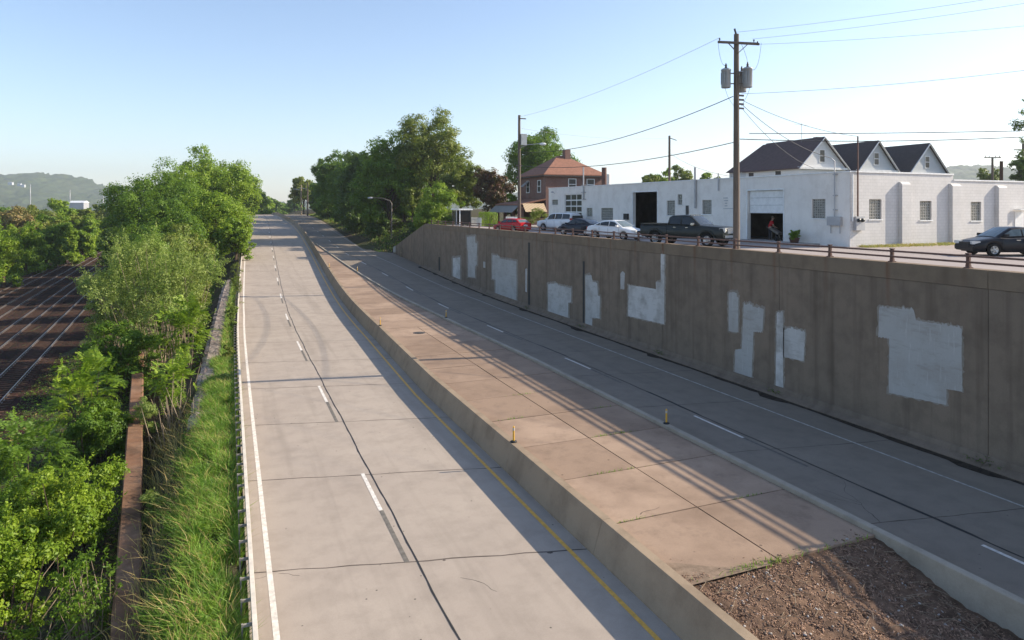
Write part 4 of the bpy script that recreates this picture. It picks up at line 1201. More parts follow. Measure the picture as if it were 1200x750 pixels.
# ================================================================== POLES AND WIRES
def pole_mesh(o, h, r0, r1, mat=None): return MB().tube([(0, 0, 0), (0, 0, h * .5), (0, 0, h)], [r0, (r0 + r1) / 2, r1], 14).build('pole_shaft', mat or M['wood_pole'], o)
P1 = gp(863, 291.5, STREET); P1h = at(863, 40, (P1.x * FX[1] + P1.y * FY[1])).z - STREET
D1 = P1.x * FX[1] + P1.y * FY[1]
p1 = empty('utility_pole', 'tall weathered wooden utility pole with crossarm and grey transformers beside the pickup', 'utility pole', P1)
pole_mesh(p1, P1h, .20, .145)
pz = lambda py, D=D1: at(863, py, D).z - STREET
ca = Vector((FX[0], FY[0] * 1.0, 0)); ca = Vector((.97, -.24, 0)).normalized(); cn = Vector((-ca.y, ca.x, 0))
zc = pz(51)
MB().beam(ca * -1.25 - cn * .2 + Vector((0, 0, zc)), ca * 1.15 - cn * .2 + Vector((0, 0, zc - .02)), .11, .13).beam(ca * -.95 + cn * .2 + Vector((0, 0, zc + .1)), ca * 1.55 + cn * .2 + Vector((0, 0, zc + .06)), .10, .12).build('crossarm', M['wood_pole'], p1)
MB().beam(ca * -.62 - cn * .22 + Vector((0, 0, zc - .05)), Vector((0, 0, zc - .62)) - cn * .18, .05, .04).beam(ca * .62 - cn * .22 + Vector((0, 0, zc - .05)), Vector((0, 0, zc - .62)) - cn * .18, .05, .04).build('crossarm_brace', M['wood_pole'], p1)
def insul(o, c, s=1.0): MB().lathe([(.0, 0), (.03*s, 0), (.03*s, .06*s), (.075*s, .08*s), (.04*s, .12*s), (.07*s, .15*s), (.03*s, .2*s), (0, .22*s)], c, 10).build('insulator', M['insulator'], o)
for t, off in ((-1.15, -.2), (1.0, -.2), (1.45, .2)): insul(p1, ca * t + cn * off + Vector((0, 0, zc + .07)), .8)
MB().beam(Vector((0, 0, P1h - .1)), ca * -.12 + Vector((0, 0, P1h + .32)), .08, .08).build('pole_top_bracket', M['insulator'], p1)
def transformer(off, py0, py1):
    zt, zb = pz(py0), pz(py1); o = MB()
    o.lathe([(0, zb), (.25, zb), (.27, zb + .04), (.27, zt - .1), (.29, zt - .09), (.29, zt - .03), (.2, zt + .03), (0, zt + .05)], off, 18)
    for i in range(7): a = i * .5 + 1.2; o.cbox(off + Vector((math.cos(a) * .28, math.sin(a) * .28, (zt + zb) / 2)), (.04, .04, (zt - zb) * .6), rot=Matrix.Rotation(a, 3, 'Z'))
    t = o.build('transformer', M['transformer'], p1)
    MB().lathe([(.0, zt + .05), (.06, zt + .05), (.08, zt + .1), (.05, zt + .15), (.08, zt + .2), (.05, zt + .25), (.03, zt + .34), (0, zt + .35)], off, 10).build('bushing', M['insulator'], t)
    m = MB(); m.beam(Vector((0, 0, zt - .25)), off + Vector((0, 0, zt - .25)), .07, .06); m.beam(Vector((0, 0, zb + .25)), off + Vector((0, 0, zb + .25)), .07, .06); m.build('bracket', M['rail_post'], t)
cr = Vector((FX[0], FY[0], 0))
transformer(cr * -.62, 81, 103); transformer(cr * .58 + Vector((.0, -.12, 0)), 80, 103); transformer(cr * .5 + Vector((.25, .55, 0)), 82, 106)
for py in (112, 117, 122, 127): MB().cbox(cr * .28 + Vector((0, 0, pz(py))), (.35, .1, .1)).build('cable_bracket', M['insulator'], p1)
m = MB()
for a, b, c in (((-1.15, zc), (-1.0, zc - 1.6), (-.62, pz(76))), ((1.4, zc), (1.2, zc - 2.2), (.6, pz(78))), ((-.62, pz(82)), (-1.05, pz(106)), (-.15, pz(126))), ((.65, pz(82)), (1.05, pz(100)), (.2, pz(125))), ((.2, zc), (.75, zc - 1.2), (.5, pz(78)))):
    pts = []
    for i in range(9):
        t = i / 8; x = (1-t)**2*a[0] + 2*t*(1-t)*b[0] + t*t*c[0]; z = (1-t)**2*a[1] + 2*t*(1-t)*b[1] + t*t*c[1]; pts.append(cr * x + Vector((0, -.1, z)))
    m.tube(pts, .012, 4, cap=False)
m.build('jumper_wire', M['wire'], p1)
P2 = onX(608.5, P1.x + .3, STREET); D2 = P2.x * FX[1] + P2.y * FY[1]; z2 = lambda py: at(608, py, D2).z - STREET
p2 = empty('utility_pole', 'slim wooden utility pole with a street lamp and grey box behind the red car', 'utility pole', P2)
pole_mesh(p2, z2(135), .19, .13)
MB().box((.1, -.3, z2(170)), (.75, .3, z2(157))).build('equipment_box', M['transformer'], p2)
m = MB(); zl = z2(169.5); m.tube([(0, 0, zl - .35), cr * .9 + Vector((0, 0, zl)), cr * 2.2 + Vector((0, 0, zl + .1))], .04, 6); la = m.build('lamp_arm', M['gutter'], p2)
MB().lathe([(0, 0), (.09, .05), (.15, .3), (.13, .6), (.0, .75)], (0, 0, 0), 10, axis='X').build('lamp_head', M['white_metal'], la, loc=cr * 2.1 + Vector((0, 0, zl + .06)), rz=math.atan2(cr.y, cr.x))
insul(p2, Vector((.1, 0, z2(137))), 1); MB().cbox((.35, -.1, z2(139)), (.7, .1, .1)).build('pole_bracket', M['insulator'], p2)
MB().box((-.3, -.05, z2(195)), (.3, .05, z2(194) + .08)).build('cable_bracket', M['insulator'], p2)
P3 = onX(784.5, 52, STREET); D3 = P3.x * FX[1] + P3.y * FY[1]
p3 = empty('utility_pole', 'thin dark utility pole rising behind the middle of the workshop', 'utility pole', P3)
h3 = at(784, 159, D3).z - STREET; pole_mesh(p3, h3, .2, .13); MB().cbox(cr * .5 + Vector((0, 0, h3 - .45)), (.9, .08, .08), rot=Matrix.Rotation(math.atan2(cr.y, cr.x), 3, 'Z') @ Matrix.Rotation(.35, 3, 'Y')).build('pole_bracket', M['insulator'], p3)
D4 = 105; P4 = at(1163, 243, D4); P4.z = STREET
p4 = empty('utility_pole', 'utility pole with a wide single crossarm beyond the right end of the workshop', 'utility pole', P4)
h4 = at(1163, 184, D4).z - STREET; pole_mesh(p4, h4, .2, .15); MB().beam(cr * -1.25 + Vector((0, 0, h4 - .1)), cr * 1.3 + Vector((0, 0, h4 - .1)), .12, .15).build('crossarm', M['wood_pole'], p4)
for t in (-1.1, -.5, .5, 1.1): insul(p4, cr * t + Vector((0, 0, h4 - .02)), 1.2)
D5 = 100; P5 = at(1173.5, 243, D5); P5.z = STREET
p5 = empty('utility_pole', 'bare dark pole stub right of the crossarm pole beyond the workshop', 'utility pole', P5); pole_mesh(p5, at(1173, 189, D5).z - STREET, .24, .22, M['sleeper'])
D7 = 95; P7 = at(1199, 243, D7); P7.z = STREET
p7 = empty('utility_pole', 'utility pole with double crossarms cut by the right edge among trees', 'utility pole', P7); h7 = at(1199, 168, D7).z - STREET; pole_mesh(p7, h7, .2, .15)
for z in (h7 - .9, h7 - 2.0): MB().beam(cr * -1.3 + Vector((0, 0, z)), cr * 1.3 + Vector((0, 0, z)), .12, .14).build('crossarm', M['wood_pole'], p7)
for px, py0, D, lab in ((353, 216.5, 236, 'distant pale utility pole beside the road, left of the pair'), (360.5, 215, 226, 'distant dark utility pole beside the road, right of the pair')):
    q = at(px, 249, D); q.z = ground_z(q.x - bend(q.y), q.y); o = empty('utility_pole', lab, 'utility pole', q); h = at(px, py0, D).z - q.z; pole_mesh(o, h, .26, .2, M['bark_pale'] if px < 356 else M['wood_pole'])
    MB().tube([(0, 0, h * .82), cr * -1.8 + Vector((0, 0, h * .86)), cr * -3 + Vector((0, 0, h * .86))], .08, 5).build('lamp_arm', M['gutter'], o)
# curved-arm street lamp beside the road
Lp = at(459, 288, 119); Lp.z = ground_z(Lp.x - bend(Lp.y), Lp.y) ; 
sl = empty('street_lamp', 'curved-arm street lamp in front of the dark trees beyond the wall end', 'street lamp', Lp)
hl = at(459, 234, 119).z - Lp.z
MB().tube([(0, 0, 0), (0, 0, hl * .9), cr * -.3 + Vector((0, 0, hl * .97)), cr * -1.6 + Vector((0, 0, hl + .25)), cr * -3.4 + Vector((0, 0, hl + .35))], [.13, .10, .09, .07, .06], 8).build('lamp_post', M['rail_post'], sl)
MB().lathe([(0, 0), (.12, .05), (.2, .4), (.16, .8), (0, .95)], (0, 0, 0), 10, axis='X').build('lamp_head', M['gutter'], sl, loc=cr * -4.2 + Vector((0, 0, hl + .3)), rz=math.atan2(cr.y, cr.x))
# marker stake by the wall end
mb = MB(); q = at(470, 300, 104); z = ground_z(q.x - bend(q.y), q.y)
MB().box((-.09, -.09, 0), (.09, .09, 1.5)).build('wooden_stake', M['bark_pale'], label='short pale wooden stake beside the sloping wall end', cat='stake', loc=(q.x, q.y, z))

def wire(a, b, sag, r_, label, mat=None, n=24):
    a = Vector(a); b = Vector(b); pts = []
    for i in range(n + 1):
        t = i / n; p = a.lerp(b, t) - Vector((0, 0, 4 * sag * t * (1 - t))); pts.append(p - a)
    MB().tube(pts, r_ * .75, 5, cap=False).build('overhead_wire', mat or M['wire'], label=label, cat='wire', group='overhead wires', loc=a)
T1 = lambda t, off, py: P1 + ca * t + cn * off + Vector((0, 0, pz(py)))
T2 = lambda py: P2 + Vector((0, 0, z2(py)))
wire(T1(-1.15, -.2, 46), T2(137), .5, .014, 'thin top wire from the big crossarm to the pole behind the red car', M['wire_grey'])
wire(P1 + cr * -.2 + Vector((0, 0, pz(113))), T2(178), 1.0, .034, 'thick cable from the big pole below its transformers to the pole behind the red car')
wire(P1 + cr * -.2 + Vector((0, 0, pz(167))), T2(194),   .7, .034, 'lowest thick cable from the big pole along the street over the workshop')
far = at(1420, -28, 29)
for (t, off, py, dy, lab) in ((-.1, 0, 38, -30, 'uppermost thin wire rising from the big pole to the right edge'), (.9, -.2, 46, -18, 'second thin wire rising from the big pole to the right edge'), (1.45, .2, 50, 22, 'third thin wire rising from the end of the big crossarm')):
    wire(T1(t, off, py), at(1420, -28 + dy + 12, 29), .25, .011, lab, M['wire_grey'])
wire(P1 + cr * .3 + Vector((0, 0, pz(110))), at(1420, 52, 30), .35, .016, 'single sagging wire crossing the sky right of the transformers on the big pole', M['wire_grey'])
mast = Vector(C0) + BROT @ Vector((.13 * -1, d0 + .25, MT)); mast.z = STREET + MT
wire(P1 + cr * .3 + Vector((0, 0, pz(117))), mast, .35, .02, 'service wire from the big pole down to the mast on the workshop corner')
wire(P1 + cr * .3 + Vector((0, 0, pz(122))), Vector(C0) + BROT @ Vector(((s0 + s1) / 2 + .2, -.2, ZT + .95)), .45, .025, 'service cable from the big pole down to the meter conduit, upper of two')
wire(P1 + cr * .3 + Vector((0, 0, pz(126))), Vector(C0) + BROT @ Vector((3.0, .3, ZT + .4)), .5, .02, 'service cable from the big pole down to the workshop roof, lower of two')
wire(at(878, 156.5, D1 - .2), at(1420, 147, 33), .12, .03, 'thick upper telephone cable crossing above the three gables')
wire(P1 + cr * .2 + Vector((0, 0, pz(163))), at(1420, 143, 40), .5, .035, 'thick lower telephone cable crossing just above the three gable tops')
wire(P7 + Vector((0, 0, h7 - .9)), at(1090, 172, 96), .9, .03, 'pale sagging wire from the edge pole to the rightmost gable', M['wire_grey'])
wire(P7 + Vector((0, 0, h7 - 2)), P4 + Vector((0, 0, h4)), .7, .03, 'short sagging wire between the two crossarm poles at the right', M['wire_grey'])
wire(P3 + Vector((0, 0, h3 - .3)), T2(150) , .5, .014, 'faint wire from the thin dark pole to the pole behind the red car', M['wire_grey'])
wire(P3 + Vector((0, 0, h3 - 2.2)), Vector(C0) + BROT @ Vector((12.0, 2.0, ZT + .2)), .5, .02, 'faint wire from the thin dark pole down to the workshop roof', M['wire_grey'])

# ================================================================== VEHICLES
def car(name, label, cat, pos, head, p):
    o = empty(name, label, cat, pos, math.atan2(head[1], head[0]))
    Lc, Wd = p['L'], p['W'] / 2; zr0 = p.get('rocker', .24); wr = p['wheel']; paint = p['paint']
    xw = p['axles']; half = Lc / 2
    BT, RT = p['belt'], p['roof']
    def hw(x): return Wd * (1 - p.get('taper', .13) * (abs(x) / half) ** 4)
    def bottom(x):
        z = zr0 + .12 * max(0, (abs(x) - half + .5) / .5)
        for a in xw:
            R = wr + .07
            if abs(x - a) < R: z = max(z, wr + math.sqrt(R * R - (x - a) ** 2))
        return z
    xs = sorted({-half, half, *[x for x, _ in BT], *ys(-half, half, .12), *[a + s * (wr + .07) * k for a in xw for s in (-1, 1) for k in (.999, .96, .85, .6, .3)]})
    xs = [x for x in xs if -half <= x <= half]
    rings = []
    for x in xs:
        w = hw(x); zb = interp(x, BT); z0 = min(bottom(x), zb - .12); e = 0
        zm = min(max(.52 if p.get('low', 1) else .75, z0 + .05), zb - .07)
        half_ = [(0, zr0 + .02 if z0 < .6 else zr0 + .02), (w * .80, max(zr0 + .02, min(z0, zr0 + .03))), (w * .97, z0), (w, zm), (w * .985, zb - .06), (w * .93, zb), (w * .5, zb + .035), (0, zb + .045)]
        ring = [Vector((x, yy, zz)) for yy, zz in half_] + [Vector((x, -yy, zz)) for yy, zz in half_[-2:0:-1]]
        rings.append(ring)
    MB().loft(rings).build('body', paint, o)
    # dark wheel wells and underbody
    MB().box((-half + .3, -Wd * .78, zr0 - .04), (half - .3, Wd * .78, min(wr * 2, interp(0, BT) - .25))).build('underbody', M['black'], o)
    # greenhouse
    gx0, gx1 = RT[0][0], RT[-1][0]
    zmax = max(z for _, z in RT)
    def gh(x):
        zt = interp(x, RT); zb = interp(x, BT) - .02; w = hw(x) * .92
        t = min(1, max(0, (zt - zb) / (zmax - zb))); yr = w * (1 - .22 * t)
        return zb, zt, w, yr
    gxs = sorted({*[x for x, _ in RT], *ys(gx0, gx1, .15)})
    rings = []
    for x in gxs:
        zb, zt, w, yr = gh(x)
        rings.append([Vector((x, w, zb)), Vector((x, yr, max(zb + .001, zt - .04))), Vector((x, yr * .9, zt)), Vector((x, 0, zt + .02)), Vector((x, -yr * .9, zt)), Vector((x, -yr, max(zb + .001, zt - .04))), Vector((x, -w, zb))])
    MB().loft(rings).build('cabin', paint, o)
    def sidewin(xa, xb, s, nm='side_window'):
        m = MB(); X = ys(xa, xb, .12); vs = []; fs = []
        for i, x in enumerate(X):
            zb, zt, w, yr = gh(x); zlo, zhi = zb + .10, zt - .09
            if zhi < zlo + .02: zhi = zlo + .02
            for z in (zlo, zhi):
                t = (z - zb) / max(.01, zt - .04 - zb); y = w + (yr - w) * t + .012; vs.append((x, s * y, z))
            if i: fs.append((2*i-2, 2*i-1, 2*i+1, 2*i))
        m.add(vs, fs); m.build(nm, p['glass'], o)
    for s in (-1, 1):
        for xa, xb in p['win']: sidewin(xa, xb, s)
    def slope(xa, xb, nm):
        m = MB(); X = ys(xa, xb, .2); vs = []; fs = []
        for i, x in enumerate(X):
            zb, zt, w, yr = gh(x); y = yr * .84
            vs += [(x, -y, zt + .012), (x, -y * .5, zt + .03), (x, 0, zt + .035), (x, y * .5, zt + .03), (x, y, zt + .012)]
            if i:
                for k in range(4): a = 5*(i-1)+k; fs.append((a, a+1, a+6, a+5))
        m.add(vs, fs); m.build(nm, p.get('glass_f', p['glass']), o)
    slope(*p['ws'], 'windscreen')
    if p.get('rw'): slope(*p['rw'], 'rear_window')
    if p.get('rear_box'):
        x, z0, z1, w = p['rear_box']; MB().box((x - .012, -w, z0), (x + .02, w, z1)).build('rear_window', M['car_glass'], o)
    # wheels
    for a in xw:
        for s in (-1, 1):
            y = s * (Wd - .12); wl_ = empty('wheel', None, None, (a, y, wr)); wl_.parent = o
            MB().lathe([(wr * .62, -.11), (wr * .93, -.115), (wr, -.08), (wr, .08), (wr * .93, .115), (wr * .62, .11)], n=26, axis='Y').build('tyre', M['tyre'], wl_)
            m = MB(); m.lathe([(wr * .63, .085 * s), (wr * .57, .1 * s), (wr * .55, .03 * s), (0, .03 * s)], n=22, axis='Y')
            for k in range(5): 
                t = k * 2 * math.pi / 5; rot = Matrix.Rotation(t, 3, 'Y'); m.cbox(rot @ Vector((wr * .3, .07 * s, 0)), (wr * .52, .05, wr * .16), rot=rot)
            m.lathe([(wr * .14, .06 * s), (wr * .14, .11 * s), (0, .115 * s)], n=10, axis='Y')
            m.build('rim', p.get('rim', M['rim']), wl_)
    zh = p['lamp_z']
    for s in (-1, 1):
        w = hw(half - .12)
        MB().cbox((half - .16, s * w * .74, zh), (.36, w * .42, p.get('lamp_h', .15)), rot=Matrix.Rotation(-s * .32, 3, 'Z')).build('headlight', M['lamp_clear'], o)
        MB().cbox((-half + .13, s * w * .80, p.get('tail_z', zh + .1)), (.3, w * .3, p.get('tail_h', .17)), rot=Matrix.Rotation(s * .25, 3, 'Z')).build('tail_light', M['lamp_red'], o)
        mx = p['win'][-1][1] + .02; zb, zt, w2, yr = gh(mx)
        MB().cbox((mx - .02, s * (hw(mx) + .09), zb + .14), (.16, .2, .14)).build('wing_mirror', p.get('mirror', paint), o)
        for hx in p['handles']:
            MB().cbox((hx, s * (hw(hx) * .99 + .012), interp(hx, BT) - .12), (.2, .03, .035)).build('door_handle', p.get('handle', paint), o)
        for hx in p['seams']:
            MB().box((hx - .006, s * (hw(hx) + .003) - .004, zr0 + .15), (hx + .006, s * (hw(hx) + .003) + .004, interp(hx, BT) - .07)).build('door_seam', M['black'], o)
    MB().cbox((half - .03, 0, p.get('grille_z', zh - .06)), (.1, Wd * .85, p.get('grille_h', .16))).build('grille', p.get('grille', M['black']), o)
    MB().cbox((half - .06, 0, zr0 + .15), (.2, Wd * 1.55, .16)).build('front_bumper', p.get('bumper', paint), o)
    MB().cbox((-half + .06, 0, zr0 + .16), (.2, Wd * 1.55, .16)).build('rear_bumper', p.get('bumper', paint), o)
    MB().cbox((-half - .005, 0, p.get('plate_z', .75)), (.03, .5, .16)).build('number_plate', M['plate'], o)
    return o
def sedan(paint, **k):
    d = dict(L=4.65, W=1.80, wheel=.33, axles=(-1.36, 1.36), paint=paint, glass=M['car_glass'],
             belt=[(-2.33, .72), (-2.26, .92), (-2.1, 1.0), (-1.5, 1.02), (-.5, .97), (.6, .92), (1.05, .94), (1.6, .84), (2.05, .74), (2.25, .62), (2.33, .5)],
             roof=[(-1.85, 1.0), (-1.45, 1.17), (-.95, 1.36), (-.5, 1.44), (.05, 1.46), (.4, 1.42), (.8, 1.2), (1.25, .93)],
             win=[(-1.4, -.98), (-.92, -.12), (-.04, .86)], ws=(.45, 1.2), rw=(-1.78, -1.0), lamp_z=.68, tail_z=.85, handles=(-.75, .2), seams=(-.08, .95, -.95))
    d.update(k); return d
def suv(paint, **k):
    d = dict(L=5.1, W=1.98, wheel=.39, axles=(-1.5, 1.52), paint=paint, glass=M['car_glass'], taper=.08, rocker=.36,
             belt=[(-2.55, .8), (-2.5, 1.1), (-2.3, 1.2), (-.5, 1.18), (1.0, 1.14), (1.5, 1.13), (2.2, 1.05), (2.45, .95), (2.55, .7)],
             roof=[(-2.46, 1.2), (-2.3, 1.72), (-2.1, 1.84), (-1.2, 1.88), (.2, 1.86), (.6, 1.78), (1.3, 1.16)],
             win=[(-2.2, -1.2), (-1.12, -.2), (-.1, .85)], ws=(.66, 1.26), rw=(-2.45, -2.28), lamp_z=.93, tail_z=1.15, tail_h=.4, handles=(-.95, .05), seams=(-.15, .98, -1.15), plate_z=.95)
    d.update(k); return d
V2 = lambda x, y: (x, y)
LEFT_AWAY = (-.30, .954); DIAG = (.34, -.94)
car('parked_sedan', 'black sedan parked side-on by the white buttressed wall, cut by the right edge', 'car', at(1183, 300, 34.8).to_2d().to_3d() + Vector((0, 0, STREET)), (-.92, .39),
    sedan(car_paint('black_paint', (.010, .011, .016)), glass=M['car_glass_pale'], handle=M['chrome'], L=4.6))
p = onX(722, 27.6, STREET); car('parked_sedan', 'white sedan with its nose towards us behind the railing, left of the pickup', 'car', p, DIAG, sedan(car_paint('white_car_paint', (.74, .74, .73)), L=4.7, glass_f=M['car_glass_pale']))
p = onX(681, 28.6, STREET); car('parked_sedan', 'dark blue sedan facing away between the white estate and the white sedan', 'car', p, LEFT_AWAY, sedan(car_paint('dark_blue_paint', (.012, .016, .028))))
p = onX(656, 32.0, STREET); car('parked_suv', 'big white sport utility vehicle parked before the glazed garage door', 'car', p, (-.32, .947), suv(car_paint('white_suv_paint', (.76, .76, .76)), rear_box=(-2.56, 1.22, 1.62, .75)))
p = onX(600, 27.2, STREET - .14); car('parked_hatchback', 'bright red car facing away beside the slim pole and its lamp', 'car', p, LEFT_AWAY, sedan(car_paint('red_car_paint', (.50, .012, .018)), L=4.3, roof=[(-2.0, 1.0), (-1.75, 1.2), (-1.4, 1.38), (-.5, 1.44), (.05, 1.45), (.4, 1.4), (.8, 1.18), (1.25, .93)], win=[(-1.6, -.98), (-.92, -.12), (-.04, .86)], rw=(-1.95, -1.5), axles=(-1.28, 1.28), glass_f=M['car_glass_pale']))
# pickup truck
pk = dict(L=6.1, W=2.03, wheel=.42, axles=(-1.85, 1.95), paint=car_paint('dark_grey_truck_paint', (.020, .024, .022)), glass=M['car_glass'], taper=.05, rocker=.5, low=0,
          belt=[(-3.05, 1.28), (-.95, 1.30), (-.9, 1.3), (1.1, 1.28), (1.2, 1.30), (2.0, 1.27), (2.8, 1.22), (2.98, 1.16), (3.05, .95)],
          roof=[(-.95, 1.32), (-.88, 1.82), (-.7, 1.92), (.2, 1.96), (.65, 1.92), (1.45, 1.30)],
          win=[(-.78, .02), (.1, 1.02)], ws=(.72, 1.42), rw=None, rear_box=(-.965, 1.4, 1.78, .6), lamp_z=1.05, lamp_h=.26, tail_z=1.05, tail_h=.4, handles=(-.35, .55), seams=(.06, 1.15, -.95), plate_z=.85,
          grille=M['chrome'], grille_z=1.0, grille_h=.32, bumper=M['chrome'], handle=M['chrome'], mirror=M['chrome'])
p = onX(806, 27.5, STREET); tr = car('pickup_truck', 'large dark grey-green crew cab pickup truck parked at an angle beside the big pole', 'pickup truck', p, (.36, -.93), pk)
MB().box((-2.98, -.82, 1.34), (-1.02, .82, 1.352)).build('bed_floor', M['black'], tr)
MB().box((-3.03, -.98, 1.33), (-1.0, -.86, 1.39)).box((-3.03, .86, 1.33), (-1.0, .98, 1.39)).box((-3.05, -.86, 1.33), (-2.95, .86, 1.39)).build('bed_rail', pk['paint'], tr)
for y in (-.5, -.25, 0, .25, .5): MB().cbox((.55, y, 1.975), (.14, .1, .05)).build('roof_marker_lamp', M['chrome'], tr)
for s in (-1, 1):
    for a in pk['axles']:
        m = MB(); R = .53; ring = [Vector((a + math.cos(t) * r, s * yy, .42 + math.sin(t) * r)) for t in [math.pi * k / 12 for k in range(13)] for r, yy in ((R, 1.0), (R + .09, 1.0), (R + .09, 1.05), (R, 1.05))]
        m.loft([ring[i:i+4] for i in range(0, len(ring), 4)]); m.build('wheel_arch', pk['paint'], tr)

# ================================================================== PERSON
def skin_mesh(name, joints, edges, mats, parent, sub=2):
    me = bpy.data.meshes.new(name); me.from_pydata([j[0] for j in joints], edges, [])
    ob = bpy.data.objects.new(name + '_tmp', me); COL.objects.link(ob)
    sk = ob.modifiers.new('s', 'SKIN'); sk.use_smooth_shade = True
    for i, j in enumerate(joints): me.skin_vertices[0].data[i].radius = (j[1], j[2] if len(j) > 2 else j[1])
    me.skin_vertices[0].data[0].use_root = True
    s = ob.modifiers.new('u', 'SUBSURF'); s.levels = sub; s.render_levels = sub
    dg = bpy.context.evaluated_depsgraph_get(); dg.update()
    out = bpy.data.meshes.new_from_object(ob.evaluated_get(dg)); bpy.data.objects.remove(ob)
    out.materials.clear(); out.materials.append(mats)
    for f in out.polygons: f.use_smooth = True
    o = bpy.data.objects.new(name, out); COL.objects.link(o); o.parent = parent; return o
sG, zG = fl(892.5, 270)
pp = Vector(C0) + BROT @ Vector((sG, .75, 0.021))
hd = math.atan2(-FY[0] - .0, -FY[1])
pe = empty('person', 'person in a red short-sleeved shirt and dark trousers bending forward in the open garage doorway', 'person', pp, YAW * 0 + math.atan2(-FY[1], -FY[0]) + .7)
# local x is forward. leaning forward a little, arms down and to the front
J = [((0, 0, .95), .15, .12), ((.06, 0, 1.15), .14, .11), ((.14, 0, 1.36), .17, .11), ((.18, 0, 1.47), .07, .07), ((.215, 0, 1.55), .055, .06), ((.235, 0, 1.64), .085, .10), ((.245, 0, 1.73), .075, .09)]
E_ = [(0, 1), (1, 2), (2, 3), (3, 4), (4, 5), (5, 6)]
for s in (-1, 1):
    b = len(J); J += [((.0, s * .10, .88), .095), ((.04, s * .12, .50), .065), ((-.02, s * .13, .09), .045), ((.14, s * .14, .04), .038)]; E_ += [(0, b), (b, b+1), (b+1, b+2), (b+2, b+3)]
    b = len(J); J += [((.15, s * .19, 1.40), .065), ((.20, s * .25, 1.13), .048), ((.42, s * .16, .98), .036), ((.49, s * .14, .95), .038, .025)]; E_ += [(2, b), (b, b+1), (b+1, b+2), (b+2, b+3)]
    h = b + 3
    for k, (dx, dy, dz) in enumerate(((.09, .035, -.02), (.10, .012, -.025), (.095, -.01, -.025), (.08, -.03, -.02))):
        f = len(J); J += [((.52, s * .14 + dy * .6, .945), .011), ((.49 + dx, s * .14 + dy, .945 + dz), .009)]; E_ += [(h, f), (f, f+1)]
    f = len(J); J += [((.50, s * .10, .96), .011), ((.54, s * .085, .95), .009)]; E_ += [(h, f), (f, f+1)]
skin_mesh('body', J, E_, M['skin'], pe)
JS = [((0, 0, .92), .175, .145), ((.06, 0, 1.15), .165, .135), ((.14, 0, 1.37), .19, .13), ((.175, 0, 1.45), .085, .085)]; ES = [(0, 1), (1, 2), (2, 3)]
for s in (-1, 1): b = len(JS); JS += [((.15, s * .2, 1.40), .085), ((.185, s * .245, 1.2), .07)]; ES += [(2, b), (b, b + 1)]
skin_mesh('shirt', JS, ES, M['shirt'], pe)
JT = [((0, 0, .96), .16, .135)]; ET = []
for s in (-1, 1): b = len(JT); JT += [((0, s * .10, .85), .115), ((.04, s * .12, .5), .085), ((-.02, s * .13, .1), .07)]; ET += [(0, b), (b, b+1), (b+1, b+2)]
skin_mesh('trousers', JT, ET, M['trousers'], pe)
MB().lathe([(.001, .12), (.05, .11), (.085, .075), (.1, .02), (.098, -.03), (.085, -.05)], (.22, 0, 1.70), 14).build('hair', M['hair'], pe)
MB().cbox((.335, 0, 1.655), (.03, .022, .04)).build('nose', M['skin'], pe)
for s in (-1, 1): MB().lathe([(.001, -.012), (.012, 0), (.001, .012)], (.322, s * .035, 1.685), 8).build('eye', M['black'], pe); MB().cbox((.235, s * .092, 1.66), (.04, .02, .055)).build('ear', M['skin'], pe); MB().cbox((.05, s * .135, .045), (.27, .095, .085)).build('shoe', M['black'], pe)
MB().cbox((.325, 0, 1.605), (.012, .045, .01)).build('mouth', M['pot'], pe)
# grey machine in front of the person
sM, zM = fl(906, 276); pm_ = Vector(C0) + BROT @ Vector((sM, .3, .021))
gm = empty('cart', 'grey two-wheeled cart tilted beside the person in the garage doorway', 'cart', pm_, wb.rotation_euler.z)
MB().cbox((0, 0, .75), (.8, .4, .16), rot=Matrix.Rotation(-.42, 3, 'Y')).build('tray', M['rail_post'], gm)
MB().tube([(.4, -.2, .9), (.75, -.2, 1.05)], .02, 6).tube([(.4, .2, .9), (.75, .2, 1.05)], .02, 6).build('handle', M['rail_post'], gm)
MB().tube([(.2, -.2, .7), (.3, -.2, .02)], .02, 6).tube([(.2, .2, .7), (.3, .2, .02)], .02, 6).build('leg', M['rail_post'], gm)
for s in (-1, 1): MB().lathe([(0, -.03), (.2, -.03), (.22, 0), (.2, .03), (0, .03)], (-.35, s * .28, .22), 14, axis='Y').build('wheel', M['tyre'], gm)
MB().beam((-.35, -.26, .22), (-.35, .26, .22), .03, .03).beam((-.35, 0, .22), (-.2, 0, .6), .05, .05).build('axle', M['rail_post'], gm)
